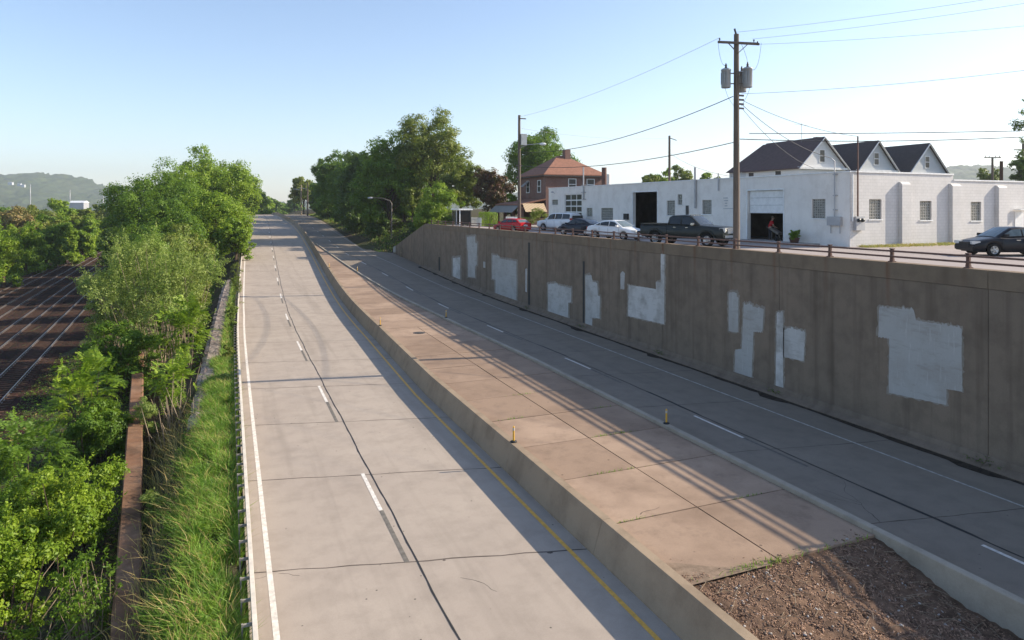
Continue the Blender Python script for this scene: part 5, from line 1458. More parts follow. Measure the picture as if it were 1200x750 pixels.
#PART3
# ================================================================== VEGETATION
def unit(a): return a / np.maximum(np.linalg.norm(a, axis=-1, keepdims=True), 1e-9)
def leaf_cards(P, Nn, size, rg, aspect=.5, droop=0.0, up=None):
    n = len(P); Nn = unit(Nn + rg.normal(0, .45, (n, 3)))
    t = rg.normal(0, 1, (n, 3)) if up is None else (rg.normal(0, .5, (n, 3)) + up)
    t = unit(t - (t * Nn).sum(1, keepdims=True) * Nn); b = np.cross(Nn, t)
    l = (size * rg.uniform(.6, 1.35, n))[:, None]; w = l * aspect
    V = np.stack([P - t * l * .5, P + b * w * .5 + Nn * l * .08, P + t * l * .5 - Nn * l * .1, P - b * w * .5 + Nn * l * .08], 1)
    return V.reshape(-1, 3)
def quads(n): return np.arange(n * 4).reshape(-1, 4)
def clumps(n, rg, rad, cz, rough=.25, low=-.75, shell=.7, skirt=0):
    d = unit(rg.normal(0, 1, (n * 3, 3))); d = d[d[:, 2] > low][:n]
    ph = rg.uniform(0, 6.28, 6); fr = rg.uniform(1.5, 3.2, 6)
    lump = 1 + rough * (np.sin(d[:, 0] * fr[0] * 2 + ph[0]) * np.cos(d[:, 1] * fr[1] * 2 + ph[1]) + .6 * np.sin(d[:, 2] * fr[2] * 2.5 + ph[2] + d[:, 0] * 3)) + rg.normal(0, rough * .3, len(d))
    u = np.where(rg.uniform(0, 1, len(d)) < shell, rg.uniform(.72, .98, len(d)), rg.uniform(.25, .75, len(d)))
    q = d.copy()
    if skirt:
        hh = np.sqrt(np.maximum(1e-3, 1 - q[:, 2] ** 2)); f = np.where(q[:, 2] < 0, hh ** (-skirt), 1); q[:, 0] *= f; q[:, 1] *= f
    return q * (u * lump)[:, None] * np.array(rad) + np.array((0, 0, cz)), d
def foliage(C, dC, rc, per, size, rg, aspect=.5, flat=.75, upb=.35):
    k = len(C); r = rc * rg.uniform(.6, 1.35, k); cnt = np.maximum(6, (per * (r / rc) ** 2).astype(int))
    idx = np.repeat(np.arange(k), cnt); m_ = 13; sp = unit(rg.normal(0, 1, (k, m_, 3)) + .35 * dC[:, None, :]); sl_ = rg.uniform(.65, 1.2, (k, m_)); pick = rg.integers(0, m_, len(idx))
    d = unit(sp[idx, pick] + rg.normal(0, .27, (len(idx), 3)))
    u = rg.uniform(.25, 1, len(idx)) ** .55
    P = C[idx] + d * (u * r[idx] * sl_[idx, pick])[:, None] * np.array((1, 1, flat))
    return leaf_cards(P, d + np.array((0, 0, upb)), size, rg, aspect)
def trunk_mesh(o, H, tr, tops, rg, mat, z0=-.3):
    m = MB(); n = 6; lean = rg.normal(0, .04 * H, 2)
    pts = [(lean[0] * (i / n) ** 2, lean[1] * (i / n) ** 2, z0 + (H - z0) * i / n) for i in range(n + 1)]
    m.tube(pts, [tr * (1.25 if i == 0 else 1) * (1 - .75 * i / n) for i in range(n + 1)], 8)
    for t in tops:
        k = rg.uniform(.25, .85); b = Vector(pts[0]).lerp(Vector(pts[-1]), k); e = Vector(t)
        if e.z < b.z: b = Vector(pts[0]).lerp(Vector(pts[-1]), max(.1, min(.8, (e.z - z0) / (H - z0) * .8)))
        mid = b.lerp(e, .5) + Vector((0, 0, -.06 * (e - b).length)) + Vector(rg.normal(0, .05, 3)) * (e - b).length
        r = tr * .4 * (1 - .6 * k); m.tube([b, mid, e], [r, r * .65, r * .2], 5, cap=False)
    m.build('trunk', mat, o, fix=False)
NLEAF = [0]
def tree(name, label, base, H, rx, ry, cb, size, mat, seed, ncl=70, per=230, trunk=.3, rough=.25, group=None, bark=None, cat='tree', low=-.75, aspect=.55, rcf=.30, shell=.7, flat=.75):
    rg = np.random.default_rng(seed); o = empty(name, label, cat, base, group=group)
    rz = (H - cb) / 2; cz = cb + rz
    C, d = clumps(ncl, rg, (rx * .84, ry * .84, rz * .86), cz, rough, low if cb > H * .06 else -.97, shell, 0 if cb > H * .06 else .75)
    C[:, 2] = np.maximum(C[:, 2], .25)
    rc = rcf * (rx * ry * rz) ** (1 / 3)
    V = foliage(C, d, rc, per, size, rg, aspect, flat); n = len(V) // 4; NLEAF[0] += n
    V[:, 2] = np.maximum(V[:, 2], -.2)
    np_mesh('crown', V, quads(n), mat, o)
    trunk_mesh(o, cz + rz * .3, trunk, [tuple(C[i]) for i in range(0, len(C), max(1, len(C) // 16))], rg, bark or M['bark'])
    return o
def gz(p): return ground_z(p.x - bend(p.y), p.y)
def tpx(name, label, px, pytop, D, Rpx, mat, seed, cbf=.12, size=None, z=None, depth=1.0, **kw):
    p = at(px, HY + 10, D); base = gz(p) if z is None else z
    H = HC - (pytop - HY) * D / F - base; R = Rpx * D / F
    p.z = base
    return tree(name, label, p, H, R, R * depth, H * cbf, size or max(.12, 2.3 * D / F), M[mat], seed, **kw)

# big trees left of the road
tpx('broadleaf_tree', 'tallest bright green tree overhanging the left edge of the road', 247, 171, 132, 50, 'leaf_fresh', 21, cbf=.05, ncl=150, per=300, trunk=.4, rcf=.24, rough=.18)
tpx('broadleaf_tree', 'broad dark green tree left of the tallest roadside tree, over the tracks', 184, 193, 108, 60, 'leaf_mid', 22, cbf=.15, ncl=160, per=300, trunk=.4, rcf=.24, rough=.18)
tpx('broadleaf_tree', 'rounded green tree between the tallest roadside tree and the broad dark green one', 216, 184, 122, 38, 'leaf_fresh', 28, cbf=.08, ncl=120, per=300, rcf=.25, rough=.15, trunk=.35)
tpx('broadleaf_tree', 'green tree half hidden behind the tallest roadside tree on its right', 282, 196, 190, 24, 'leaf_fresh', 23, cbf=.05, ncl=80, per=260)
tpx('broadleaf_tree', 'low dark tree at the track bend left of the broad green tree', 148, 226, 118, 24, 'leaf_dark', 24, cbf=.05, ncl=70, per=240)
tpx('broadleaf_tree', 'lower bright green tree beside the guardrail in front of the tallest tree', 250, 214, 100, 38, 'leaf_fresh', 25, cbf=.08, ncl=110, per=280, rcf=.25)
tpx('broadleaf_tree', 'low green tree filling in under the broad dark green tree', 205, 226, 88, 42, 'leaf_mid', 26, cbf=.05, ncl=100, per=260, rcf=.26)
tpx('broadleaf_tree', 'small green tree hugging the guardrail in the shade line', 276, 250, 96, 20, 'leaf_fresh', 27, cbf=.02, ncl=60, per=240)
for i, (px, t, D, R) in enumerate(((300, 218, 260, 15), (309, 226, 330, 13), (318, 231, 430, 11), (327, 236, 560, 10), (337, 238, 700, 9))):
    tpx('broadleaf_tree', ['first of the row of far trees left of the road, beside the tallest tree', 'second of the row of far trees left of the road end', 'third of the row of far trees left of the road end',
        'fourth of the row of far trees left of the road end', 'last small far tree where the road vanishes'][i], px, t, D, R, ('leaf_mid', 'leaf_fresh', 'leaf_mid', 'leaf_dark', 'leaf_mid')[i], 30 + i, cbf=0, ncl=50, per=140, z=2, rough=.15)
for i in range(5):
    tpx('broadleaf_tree', 'far tree in the low hazy row closing off the road end', 318 + i * 8, 238 - (i % 2) * 1.5, 420 + i * 20, 7, 'leaf_mid', 40 + i, cbf=0, ncl=40, per=110, z=3, group='hazy trees closing the road end', rough=.15)
# trees right of the road
tpx('broadleaf_tree', 'tallest tree right of the road with an open feathery top above the wall end', 508, 128, 128, 44, 'leaf_olive', 51, cbf=.18, ncl=130, per=260, rcf=.25, rough=.24, trunk=.5)
tpx('broadleaf_tree', 'dark green tree left of the tallest right-hand tree', 456, 152, 129, 42, 'leaf_mid', 52, cbf=.05, ncl=150, per=300, rough=.15, rcf=.25, trunk=.45)
tpx('broadleaf_tree', 'dark leafy tree behind the curved-arm street lamp', 428, 168, 150, 34, 'leaf_dark', 53, cbf=.03, ncl=130, per=300, rough=.15, rcf=.26)
tpx('broadleaf_tree', 'bright-topped tree at the left end of the right-hand tree row', 395, 174, 188, 27, 'leaf_mid', 54, cbf=.03, ncl=90, per=280, rcf=.27)
tpx('broadleaf_tree', 'olive green tree over the bus shelter right of the tallest tree', 540, 186, 118, 26, 'leaf_olive', 55, cbf=.1, ncl=80, per=260)
tpx('broadleaf_tree', 'dense dark tree low over the road verge by the street lamp', 474, 200, 136, 26, 'leaf_dark', 56, cbf=.0, ncl=90, per=280)
tpx('broadleaf_tree', 'dense dark tree over the verge left of the street lamp', 425, 208, 147, 30, 'leaf_dark', 57, cbf=.0, ncl=90, per=280)
tpx('sumac_bush', 'bright green bush with long leaves spilling over the sloping wall end', 512, 216, 104, 26, 'leaf_fresh', 58, cbf=.0, ncl=80, per=200, cat='bush', trunk=.12, aspect=.35)
tpx('sumac_bush', 'olive bush between the street lamp and the bright bush', 483, 216, 122, 13, 'leaf_olive', 59, cbf=.25, ncl=50, per=200, cat='bush', trunk=.12)
tpx('sumac_bush', 'lower bright bush directly above the slanting wall top', 497, 247, 102, 17, 'leaf_fresh', 60, cbf=.0, ncl=50, per=190, cat='bush', trunk=.1, aspect=.35)
tpx('poplar_tree', 'yellowish rounded tree far off behind the pair of distant poles', 356, 205, 262, 13, 'leaf_olive', 61, cbf=.1, ncl=60, per=220)
tpx('weed_tuft', 'yellow-green weeds on the verge at the foot of the wall end', 461, 292, 112, 6, 'leaf_pale', 62, cbf=0, ncl=16, per=120, cat='weeds', trunk=.03, size=.22)
tpx('purple_tree', 'dark purple-leaved tree between the bus shelter and the brick house', 577, 197, 112, 21, 'leaf_purple', 63, cbf=.12, ncl=80, per=240, z=STREET)
tpx('broadleaf_tree', 'small bright green tree between the purple tree and the brick house', 600, 226, 104, 9, 'leaf_fresh', 64, cbf=.1, ncl=36, per=180, z=STREET)
tpx('broadleaf_tree', 'large green tree rising behind the brick house', 632, 152, 140, 46, 'leaf_mid', 65, cbf=.25, ncl=120, per=260, z=STREET, rcf=.25)
for i, (px, t, R, lab) in enumerate(((762, 201, 14, 'rounded yellow-green tree behind the workshop, left of the thin pole'), (776, 194, 16, 'rounded green tree behind the workshop at the thin pole, highest of the row'), (800, 195, 17, 'rounded green tree behind the workshop, right of the thin pole'),
        (826, 201, 12, 'low green tree behind the workshop by the vent pipe'), (842, 204, 9, 'lowest green tree top behind the workshop beside the big pole'))):
    tpx('broadleaf_tree', lab, px, t, 135 + i * 3, R, ('leaf_olive', 'leaf_fresh')[i % 2], 70 + i, cbf=.2, ncl=50, per=190, z=STREET)
tpx('broadleaf_tree', 'yellow-green tree behind the crossarm pole at the right', 1158, 196, 130, 14, 'leaf_olive', 80, cbf=.2, ncl=50, per=170, z=STREET)
tpx('conifer_tree', 'dark drooping tree at the right edge beyond the workshop', 1200, 172, 90, 16, 'leaf_dark', 81, cbf=.2, ncl=60, per=190, z=STREET, rough=.4)
tpx('broadleaf_tree', 'tree reaching into the picture at the right edge with a few leafy twigs', 1240, 96, 74, 36, 'leaf_dark', 82, cbf=.45, ncl=70, per=120, z=STREET, rough=.45, rcf=.2)
for i, (px, t, D, R, mt) in enumerate(((443, 246, 126, 16, 'leaf_dark'), (421, 242, 142, 16, 'leaf_dark'), (402, 234, 168, 15, 'leaf_mid'), (386, 226, 200, 14, 'leaf_dark'), (488, 258, 117, 12, 'leaf_dark'))):
    tpx('verge_bush', ['dark bush low on the verge left of the street lamp', 'dark bush on the verge under the second row of trees', 'green bush on the verge under the bright-topped tree', 'dark bush at the far left foot of the right-hand tree row', 'small dark bush in the shade between the lamp and the wall end'][i], px, t, D, R, mt, 400 + i, cbf=0, ncl=44, per=170, cat='bush', trunk=.1)
for i, (px, t, D, R) in enumerate(((376, 212, 235, 11), (371, 222, 262, 9), (345, 228, 420, 9), (376, 236, 225, 9))):
    tpx('broadleaf_tree', ['far tree left of the bright-topped right-hand tree', 'far tree between the distant poles and the right-hand tree row', 'hazy small tree left of the distant poles', 'low far bush-like tree at the right road edge'][i], px, t, D, R, ('leaf_mid', 'leaf_dark', 'leaf_mid', 'leaf_dark')[i], 410 + i, cbf=0, ncl=44, per=160)
for i, (px, t, D, R) in enumerate(((172, 268, 62, 30), (196, 266, 72, 28), (170, 258, 84, 27), (222, 262, 80, 24), (150, 284, 70, 22))):
    tpx('broadleaf_tree', ['green sapling directly behind the tall pale shrub, left side', 'green sapling directly behind the tall pale shrub, right side', 'green young tree farther behind the tall pale shrub over the tracks', 'green young tree behind the pale shrub nearest the guardrail', 'small green sapling behind the leaning pale shrub by the track'][i], px, t, D, R, ('leaf_mid', 'leaf_olive', 'leaf_mid', 'leaf_olive', 'leaf_mid')[i], 420 + i, cbf=.02, ncl=70, per=200, z=-2.3)
for i, (px, t, D, R) in enumerate(((484, 168, 172, 34), (446, 180, 205, 30), (412, 186, 222, 24), (388, 192, 300, 17))):
    tpx('broadleaf_tree', ['tree top showing in the gap behind the tallest right-hand tree', 'tree top showing behind the tree by the lamp', 'tree top behind the second row of right-hand trees', 'tree behind the bright-topped right-hand tree'][i], px, t, D, R, ('leaf_mid', 'leaf_dark', 'leaf_mid', 'leaf_dark')[i], 430 + i, cbf=0, ncl=80, per=220)
for i, (px, t, D, R) in enumerate(((158, 292, 54, 24), (176, 280, 56, 26), (140, 270, 92, 22), (188, 250, 94, 26))):
    tpx('broadleaf_tree', ['bushy young tree hidden low behind the leaning pale shrub', 'bushy young tree at the back of the tall pale shrub', 'bushy tree at the track side between pale shrub and track bend', 'bushy tree under the broad dark green tree, centre'][i], px, t, D, R, ('leaf_mid', 'leaf_mid', 'leaf_dark', 'leaf_mid')[i], 440 + i, cbf=.02, ncl=70, per=220, z=-2.4)
for i, (px, t, D, R) in enumerate(((486, 168, 150, 28), (444, 172, 160, 30), (414, 176, 176, 25), (384, 186, 210, 16))):
    tpx('broadleaf_tree', ['leafy tree filling the row between the tallest tree and the dark green one', 'leafy tree filling the row behind the street lamp arm', 'leafy tree filling the row near its far end', 'leafy tree in the row beside the bright-topped tree'][i], px, t, D, R, ('leaf_mid', 'leaf_dark', 'leaf_mid', 'leaf_mid')[i], 450 + i, cbf=0, ncl=90, per=220)
# wood beyond the tracks
WOOD = [(-30, 262, 92, 26), (4, 268, 98, 22), (-14, 244, 122, 26), (30, 256, 118, 22), (54, 254, 128, 20), (76, 262, 138, 16), (97, 265, 150, 14), (112, 270, 160, 10),
        (18, 240, 165, 22), (46, 238, 175, 20), (66, 230, 185, 20), (88, 242, 190, 18), (106, 248, 185, 15), (124, 252, 190, 13), (-12, 234, 210, 24), (136, 240, 240, 14), (120, 238, 260, 12), (100, 240, 280, 13), (36, 240, 240, 18), (8, 241, 260, 16)]
WL_ = ['bushy tree at the left edge nearest the tracks', 'bright bushy tree right at the left edge beside the farthest track', 'taller tree behind the bushy one at the left edge', 'yellow-green tree second along the wood edge',
       'green tree third along the wood edge by the tracks', 'round green tree fourth along the wood edge by the tracks', 'small green tree fifth along the wood edge by the tracks', 'last low tree of the wood edge where the tracks bend',
       'tree with russet tips standing behind the wood edge below the tall stack', 'pale tree behind the wood edge right of the tall stack', 'highest rounded tree of the wood, left of the white warehouse', 'tree in the wood just below the white warehouse',
       'bright yellow-green tree in the wood right of the warehouse', 'green tree in the wood near the dark tree at the track bend', 'distant tree at the upper left edge below the hills', 'pale tree right of the warehouse against the hill foot',
       'hazy tree behind the warehouse roof, right side', 'hazy tree in front of the warehouse roof', 'russet tree far back in the wood left of the warehouse', 'far tree at the left edge below the hillside houses']
for i, ((px, t, D, R), lab) in enumerate(zip(WOOD, WL_)):
    mt = ('leaf_fresh', 'leaf_fresh', 'leaf_mid', 'leaf_fresh', 'leaf_mid', 'leaf_fresh', 'leaf_fresh', 'leaf_mid', 'leaf_tan', 'leaf_olive', 'leaf_fresh', 'leaf_olive', 'leaf_fresh', 'leaf_mid', 'leaf_mid', 'leaf_olive', 'leaf_olive', 'leaf_mid', 'leaf_tan', 'leaf_mid')[i]
    tpx('broadleaf_tree', lab, px, t, D, R, mt, 100 + i, cbf=-.02, ncl=64, per=220, z=-2.6, rcf=.3, rough=.3, group='trees of the wood beyond the tracks')

# shrubs on the left bank
def fronds(P, Dv, length, rg, mat, parent, name='crown', pairs=9, leaf=.13):
    """pinnate leaves: P base (n,3), Dv direction (n,3)"""
    n = len(P); Dv = unit(Dv); side = unit(np.cross(Dv, np.array((0, 0, 1.0)) + rg.normal(0, .15, (n, 3)))); upv = np.cross(side, Dv)
    Ls = length * rg.uniform(.65, 1.2, n); V = []
    for k in range(pairs):
        t = (k + 1) / pairs; c = P + Dv * (Ls * t)[:, None] - np.array((0, 0, 1.0)) * (Ls * .35 * t * t)[:, None]
        for s in (-1, 1):
            ax = unit(side * s + Dv * .45 - np.array((0, 0, .35)) + rg.normal(0, .12, (n, 3))); l = (leaf * (1 - .45 * t) * rg.uniform(.8, 1.2, n))[:, None]
            w = unit(np.cross(ax, upv)) * l * .17
            V.append(np.stack([c, c + ax * l * .45 + w, c + ax * l, c + ax * l * .45 - w], 1))
    V = np.concatenate(V, 0).reshape(-1, 3); NLEAF[0] += len(V) // 4
    return np_mesh(name, V, quads(len(V) // 4), M[mat], parent)
def stems(o, tops, rg, r=.03, mat='bark', spread=.5, name='stems', z0=-.4):
    m = MB()
    for t in tops:
        t = Vector(t); b = Vector((t.x * .25 + rg.normal(0, spread * .4), t.y * .25 + rg.normal(0, spread * .4), z0)); mid = b.lerp(t, .5) + Vector(rg.normal(0, .12, 3)) + Vector((0, 0, .15))
        m.tube([b, mid, t], [r, r * .7, r * .3], 5, cap=False)
    return m.build(name, M[mat], o, fix=False)
def shoots(C, dC, n, length, per, size, rg, aspect=.25, up=.9):
    i = rg.integers(0, len(C), n); D_ = unit(dC[i] * .8 + np.array((0, 0, up)) + rg.normal(0, .35, (n, 3))); Ls = length * rg.uniform(.5, 1.2, n)
    t = np.tile(np.linspace(.15, 1, per), n); j = np.repeat(np.arange(n), per)
    P = C[i][j] + D_[j] * (Ls[j] * t)[:, None] + rg.normal(0, size * .35, (n * per, 3))
    return leaf_cards(P, rg.normal(0, 1, (n * per, 3)), size, rg, aspect, up=D_[j] * .9)
def shrub(name, label, px, pytop, D, Rpx, zb, mat, seed, size=.1, ncl=60, per=300, cbf=.1, depth=1.0, frond=False, smat='bark', rough=.3, sr=.03, aspect=.5, rcf=.3, cat='bush', nst=22, shoot=0):
    rg = np.random.default_rng(seed); p = at(px, HY + 10, D); p.z = zb
    H = HC - (pytop - HY) * D / F - zb; R = Rpx * D / F
    o = empty(name, label, cat, p); rz = H * (1 - cbf) / 2; cz = H * cbf + rz
    C, d = clumps(ncl, rg, (R * .85, R * .85 * depth, rz * .88), cz, rough, -.9, .7, .5 if cbf < .12 else 0); C[:, 2] = np.maximum(C[:, 2], .1)
    if frond:
        idx = rg.integers(0, len(C), per); d2 = unit(d[idx] * 1.0 + rg.normal(0, .55, (per, 3)) + np.array((0, 0, .25)))
        fronds(C[idx] + rg.normal(0, .18, (per, 3)), d2, .62, rg, mat, o, leaf=size)
    else:
        V = foliage(C, d, rcf * (R * R * rz) ** (1/3), per, size, rg, aspect)
        if shoot: V = np.concatenate([V, shoots(C, d, shoot, min(1.5, R * .42), 22, size, rg, aspect)], 0)
        NLEAF[0] += len(V) // 4
        np_mesh('crown', V, quads(len(V) // 4), M[mat], o)
    stems(o, [tuple(c) for c in C[:nst]], rg, sr, smat, R * .5)
    return o
shrub('willow_shrub', 'tall pale grey-green shrub in the middle of the left bank', 188, 270, 47, 72, -2.2, 'leaf_pale', 200, size=.17, ncl=190, per=150, cbf=.2, rough=.36, aspect=.3, rcf=.17, smat='bark_pale', nst=60, shoot=420)
shrub('willow_shrub', 'pale shrub leaning over the nearest track, left of the tall pale shrub', 133, 300, 50, 34, -2.4, 'leaf_pale', 201, size=.17, ncl=80, per=140, cbf=.12, aspect=.3, rcf=.22, smat='bark_pale', shoot=160)
shrub('green_shrub', 'fresh green shrub between the tall pale shrub and the stone wall', 220, 312, 57, 26, -1.8, 'leaf_olive', 202, size=.18, ncl=80, per=200, cbf=.1, rcf=.25)
shrub('green_shrub', 'green shrub below the tall pale shrub beside the track', 142, 378, 41, 36, -2.4, 'leaf_mid', 203, size=.15, ncl=80, per=220, cbf=.05, rcf=.26)
shrub('ailanthus_shrub', 'shrub with long feather-shaped leaves drooping over the stone wall', 212, 350, 41, 30, -1.9, 'leaf_fresh', 204, size=.26, per=330, ncl=40, frond=True, smat='bark_pale', cbf=.3)
shrub('ailanthus_shrub', 'feather-leaved shrub lower down beside the stone wall', 203, 418, 33, 22, -1.7, 'leaf_fresh', 205, size=.24, per=150, ncl=26, frond=True, smat='bark_pale', cbf=.35, nst=12)
shrub('ailanthus_shrub', 'feather-leaved bush beside the brown wall top end and the track', 98, 420, 31, 44, -2.4, 'leaf_fresh', 206, size=.24, per=420, ncl=50, frond=True, cbf=.0)
shrub('green_shrub', 'dark green bush tucked under the feather-leaved bush', 118, 470, 30, 34, -2.6, 'leaf_mid', 207, size=.12, ncl=60, per=260, cbf=0)
shrub('green_shrub', 'bright round-leaved bush filling the lower left corner', 62, 555, 21.5, 74, -2.5, 'leaf_fresh', 208, size=.105, ncl=110, per=330, cbf=.12, rough=.4, rcf=.22, nst=40, shoot=130)
shrub('ailanthus_shrub', 'feather-leaved bush behind the bright bush at the left edge', 22, 492, 26, 50, -2.4, 'leaf_mid', 209, size=.22, per=420, ncl=50, frond=True, cbf=.05)
shrub('green_shrub', 'bright bush at the very bottom left edge of the picture', 5, 610, 17, 62, -2.3, 'leaf_fresh', 210, size=.1, ncl=70, per=260, cbf=.15, rough=.4, rcf=.24, nst=30, shoot=90)
shrub('green_shrub', 'thin twiggy bush with few leaves at the foot of the brown wall', 105, 640, 17, 42, -2.2, 'leaf_mid', 211, size=.09, ncl=50, per=36, cbf=.05, smat='bark_pale', nst=50, sr=.016, shoot=50)
shrub('weed_tuft', 'yellow-green weed clump between the brown wall and the grass', 181, 574, 22, 22, -1.3, 'leaf_pale', 212, size=.12, ncl=30, per=120, cbf=0, aspect=.2, cat='weeds', sr=.01)
shrub('weed_tuft', 'yellow-green weed clump beside the bare stalks', 172, 462, 31, 16, -1.6, 'leaf_pale', 213, size=.13, ncl=24, per=110, cbf=0, aspect=.22, cat='weeds', sr=.01)
for k, (px, t, D, R, zb) in enumerate(((277, 306, 62, 9, -.1), (272, 352, 50, 6, -.1), (268, 400, 40, 6, -.1), (264, 436, 35, 8, -.1))):
    shrub('weed_tuft', ['weeds on the far end of the stone wall', 'weeds on the stone wall below the far end', 'weeds in the middle of the stone wall', 'weeds on the near end of the stone wall by the guardrail'][k], px, t, D, R, zb, ('leaf_olive', 'leaf_pale')[k % 2], 220 + k, size=.12, ncl=26, per=90, cbf=0, aspect=.3, cat='weeds', sr=.01, nst=8)
# bare stalks
rg = np.random.default_rng(5); m = MB()
for i in range(36):
    p = at(203 + rg.normal(0, 15), 470, 31 + rg.uniform(-3, 4)); b = Vector((p.x, p.y, -1.9)); h = rg.uniform(1.0, 3.0); e = b + Vector((rg.normal(0, .45), rg.normal(0, .4), h))
    m.tube([b, b.lerp(e, .5) + Vector(rg.normal(0, .08, 3)), e], [.028, .02, .008], 5, cap=False)
m.build('bare_stalks', M['bark_pale'], label='cluster of bare pale stalks standing below the tall pale shrub', cat='stalks', fix=False)
# broken twigs at lower left
m = MB()
for i in range(46):
    p = at(rg.uniform(10, 125), 700, rg.uniform(15, 19)); b = Vector((p.x, p.y, -2.2 + rg.uniform(0, .6))); a = rg.uniform(0, 6.28); l = rg.uniform(.5, 1.7)
    e = b + Vector((math.cos(a) * l, math.sin(a) * l, rg.uniform(.1, 1.2))); m.tube([b, b.lerp(e, .5) + Vector(rg.normal(0, .1, 3)), e], [.018, .013, .005], 4, cap=False)
m.build('dead_branches', M['bark_pale'], label='tangle of dead pale branches at the lower left below the bright bush', cat='branches', fix=False)

# grass
def blades(name, n, seed, gen, hmin, hmax, mat, lean=.35, w=.014):
    rg = np.random.default_rng(seed); P = np.array([gen(rg) for _ in range(n)]); h = rg.uniform(hmin, hmax, n)[:, None]
    a = rg.uniform(0, 6.28, n); sd = np.stack([np.cos(a), np.sin(a), 0 * a], 1) * w * rg.uniform(.6, 1.5, n)[:, None]
    ln = np.stack([rg.normal(-.08, lean, n), rg.normal(0, lean, n), 0 * a], 1) * h
    mid = P + ln * .35 + np.array((0, 0, 1.0)) * h * .6; tip = P + ln + np.array((0, 0, .95)) * h
    V = np.stack([P - sd, P + sd, mid + sd * .8, mid - sd * .8, tip + sd * .1, tip - sd * .1], 1).reshape(-1, 3)
    b = np.arange(n)[:, None] * 6; Fq = np.concatenate([b + np.array((0, 1, 2, 3)), b + np.array((3, 2, 4, 5))], 0)
    return np_mesh(name, V, Fq, M[mat], None, 'stuff')
def gl(x, y): return ground_z(x - bend(y), y)
def g1(r):
    while True:
        y = r.uniform(8, 36) if r.uniform() < .8 else r.uniform(36, 44); x = r.uniform(-1.75, .22)
        lo = interp(y, [(8, -1.7), (14, -1.65), (22, -1.55), (28, -1.6), (34, -1.3), (44, -.7)]) + .25 * math.sin(y * 1.3)
        if x > lo and math.sin(x * 5.1 + y * 1.3) + math.sin(x * 2.2 - y * 2.9 + 1) + .8 * math.sin(y * .9) > r.uniform(-1.9, .6): return (x + .1, y, gl(x, y) - .03)
blades('grass', 42000, 1, g1, .18, .58, 'grass', .5, .012)
blades('grass', 5500, 2, g1, .25, .7, 'grass_dry', .55, .008)
def g2(r): y = r.uniform(8, 36); x = r.uniform(-2.0, -.1) - .06 * y * r.uniform(.3, 1); return (x, y, gl(x, y) - .03)
blades('grass', 2600, 3, g2, .25, .8, 'grass_dry', .6, .009)
def g3(r): y = r.uniform(34, 84); k = min(range(len(STONE)), key=lambda i: abs(STONE[i][1] - y)); x0 = STONE[k][0] + .52; x = r.uniform(x0, max(x0 + .2, el(y) - .75)); return (x, y, gl(x, y) if x > el(y) - 2 else zr(y) - .08)
blades('grass', 5200, 4, g3, .2, .6, 'grass', .45, .016)
blades('grass', 2200, 14, g3, .2, .55, 'grass_dry', .45, .016)
def g4(r): y = r.uniform(90, 245); x = (25 if y < 110 else er(y) + 1.7) + abs(r.normal(0, 3)); return (x, y, gl(x, y))
blades('grass', 3500, 15, g4, .15, .5, 'grass', .4, .04)
blades('grass', 3500, 18, g4, .15, .5, 'grass_dry', .4, .04)
def g6(r):
    x = r.normal(11.2, .5) if r.uniform() < .6 else r.uniform(9.4, 14.8); return (x, YI0 + r.normal(0, .06), ISZ - .02)
blades('grass', 150, 19, g6, .05, .16, 'grass', .5, .008)
def g7(r):
    k = int(r.integers(0, 9)); y = YI0 + 3.05 * (1 + k % 5) + r.normal(0, .02); x = r.normal(9.8 + (k * 1.7) % 4.6, .3); return (x, y, ISZ)
blades('grass', 260, 20, g7, .04, .11, 'grass', .5, .007)
rgw = np.random.default_rng(77); m = []
def cw(r):
    k = int(r.integers(0, 60)); y = 9 + (k * 7.3) % 27; x = -.35 - (k * .37) % 1.5; return (x + r.normal(0, .14), y + r.normal(0, .18), gl(x, y) + abs(r.normal(.18, .16)))
# creeping ground cover on the bank
def cover(name, n, seed, gen, size, mat):
    rg = np.random.default_rng(seed); P = np.array([gen(rg) for _ in range(n)])
    V = leaf_cards(P, np.tile(np.array((.2, 0, 1.0)), (n, 1)), size, rg, .6); return np_mesh(name, V, quads(n), M[mat], None, 'stuff')
def c1(r): y = r.uniform(8, 62); x = r.uniform(-9 - .05 * y, -1.9 - .05 * y); return (x, y, gl(x, y) + abs(r.normal(0, .12)))
cover('verge_weeds', 5200, 17, cw, .09, 'leaf_mid')
cover('ground_cover', 15000, 6, c1, .13, 'leaf_mid')
cover('ground_cover', 5000, 7, c1, .12, 'leaf_tan')
def c2(r): y = r.uniform(92, 240); x = (25.2 if y < 112 else er(y) + 3) + abs(r.normal(0, 6)); return (x, y, gl(x, y) + abs(r.normal(0, .25)))
cover('ground_cover', 14000, 8, c2, .35, 'leaf_dark')
def c3(r): y = r.uniform(60, 260); x = tx(14, y) - abs(r.normal(0, 5)) ; return (x, y, -2.5 + abs(r.normal(0, .35)))
cover('ground_cover', 16000, 9, c3, .4, 'leaf_mid')
def c4(r): y = r.uniform(45, 150); x = r.uniform(tx(-2.2, y), min(-1.5, 0 + bend(y) - 1.5)); return (x, y, gl(x, y) + abs(r.normal(0, .3)))
cover('ground_cover', 12000, 10, c4, .25, 'leaf_mid')
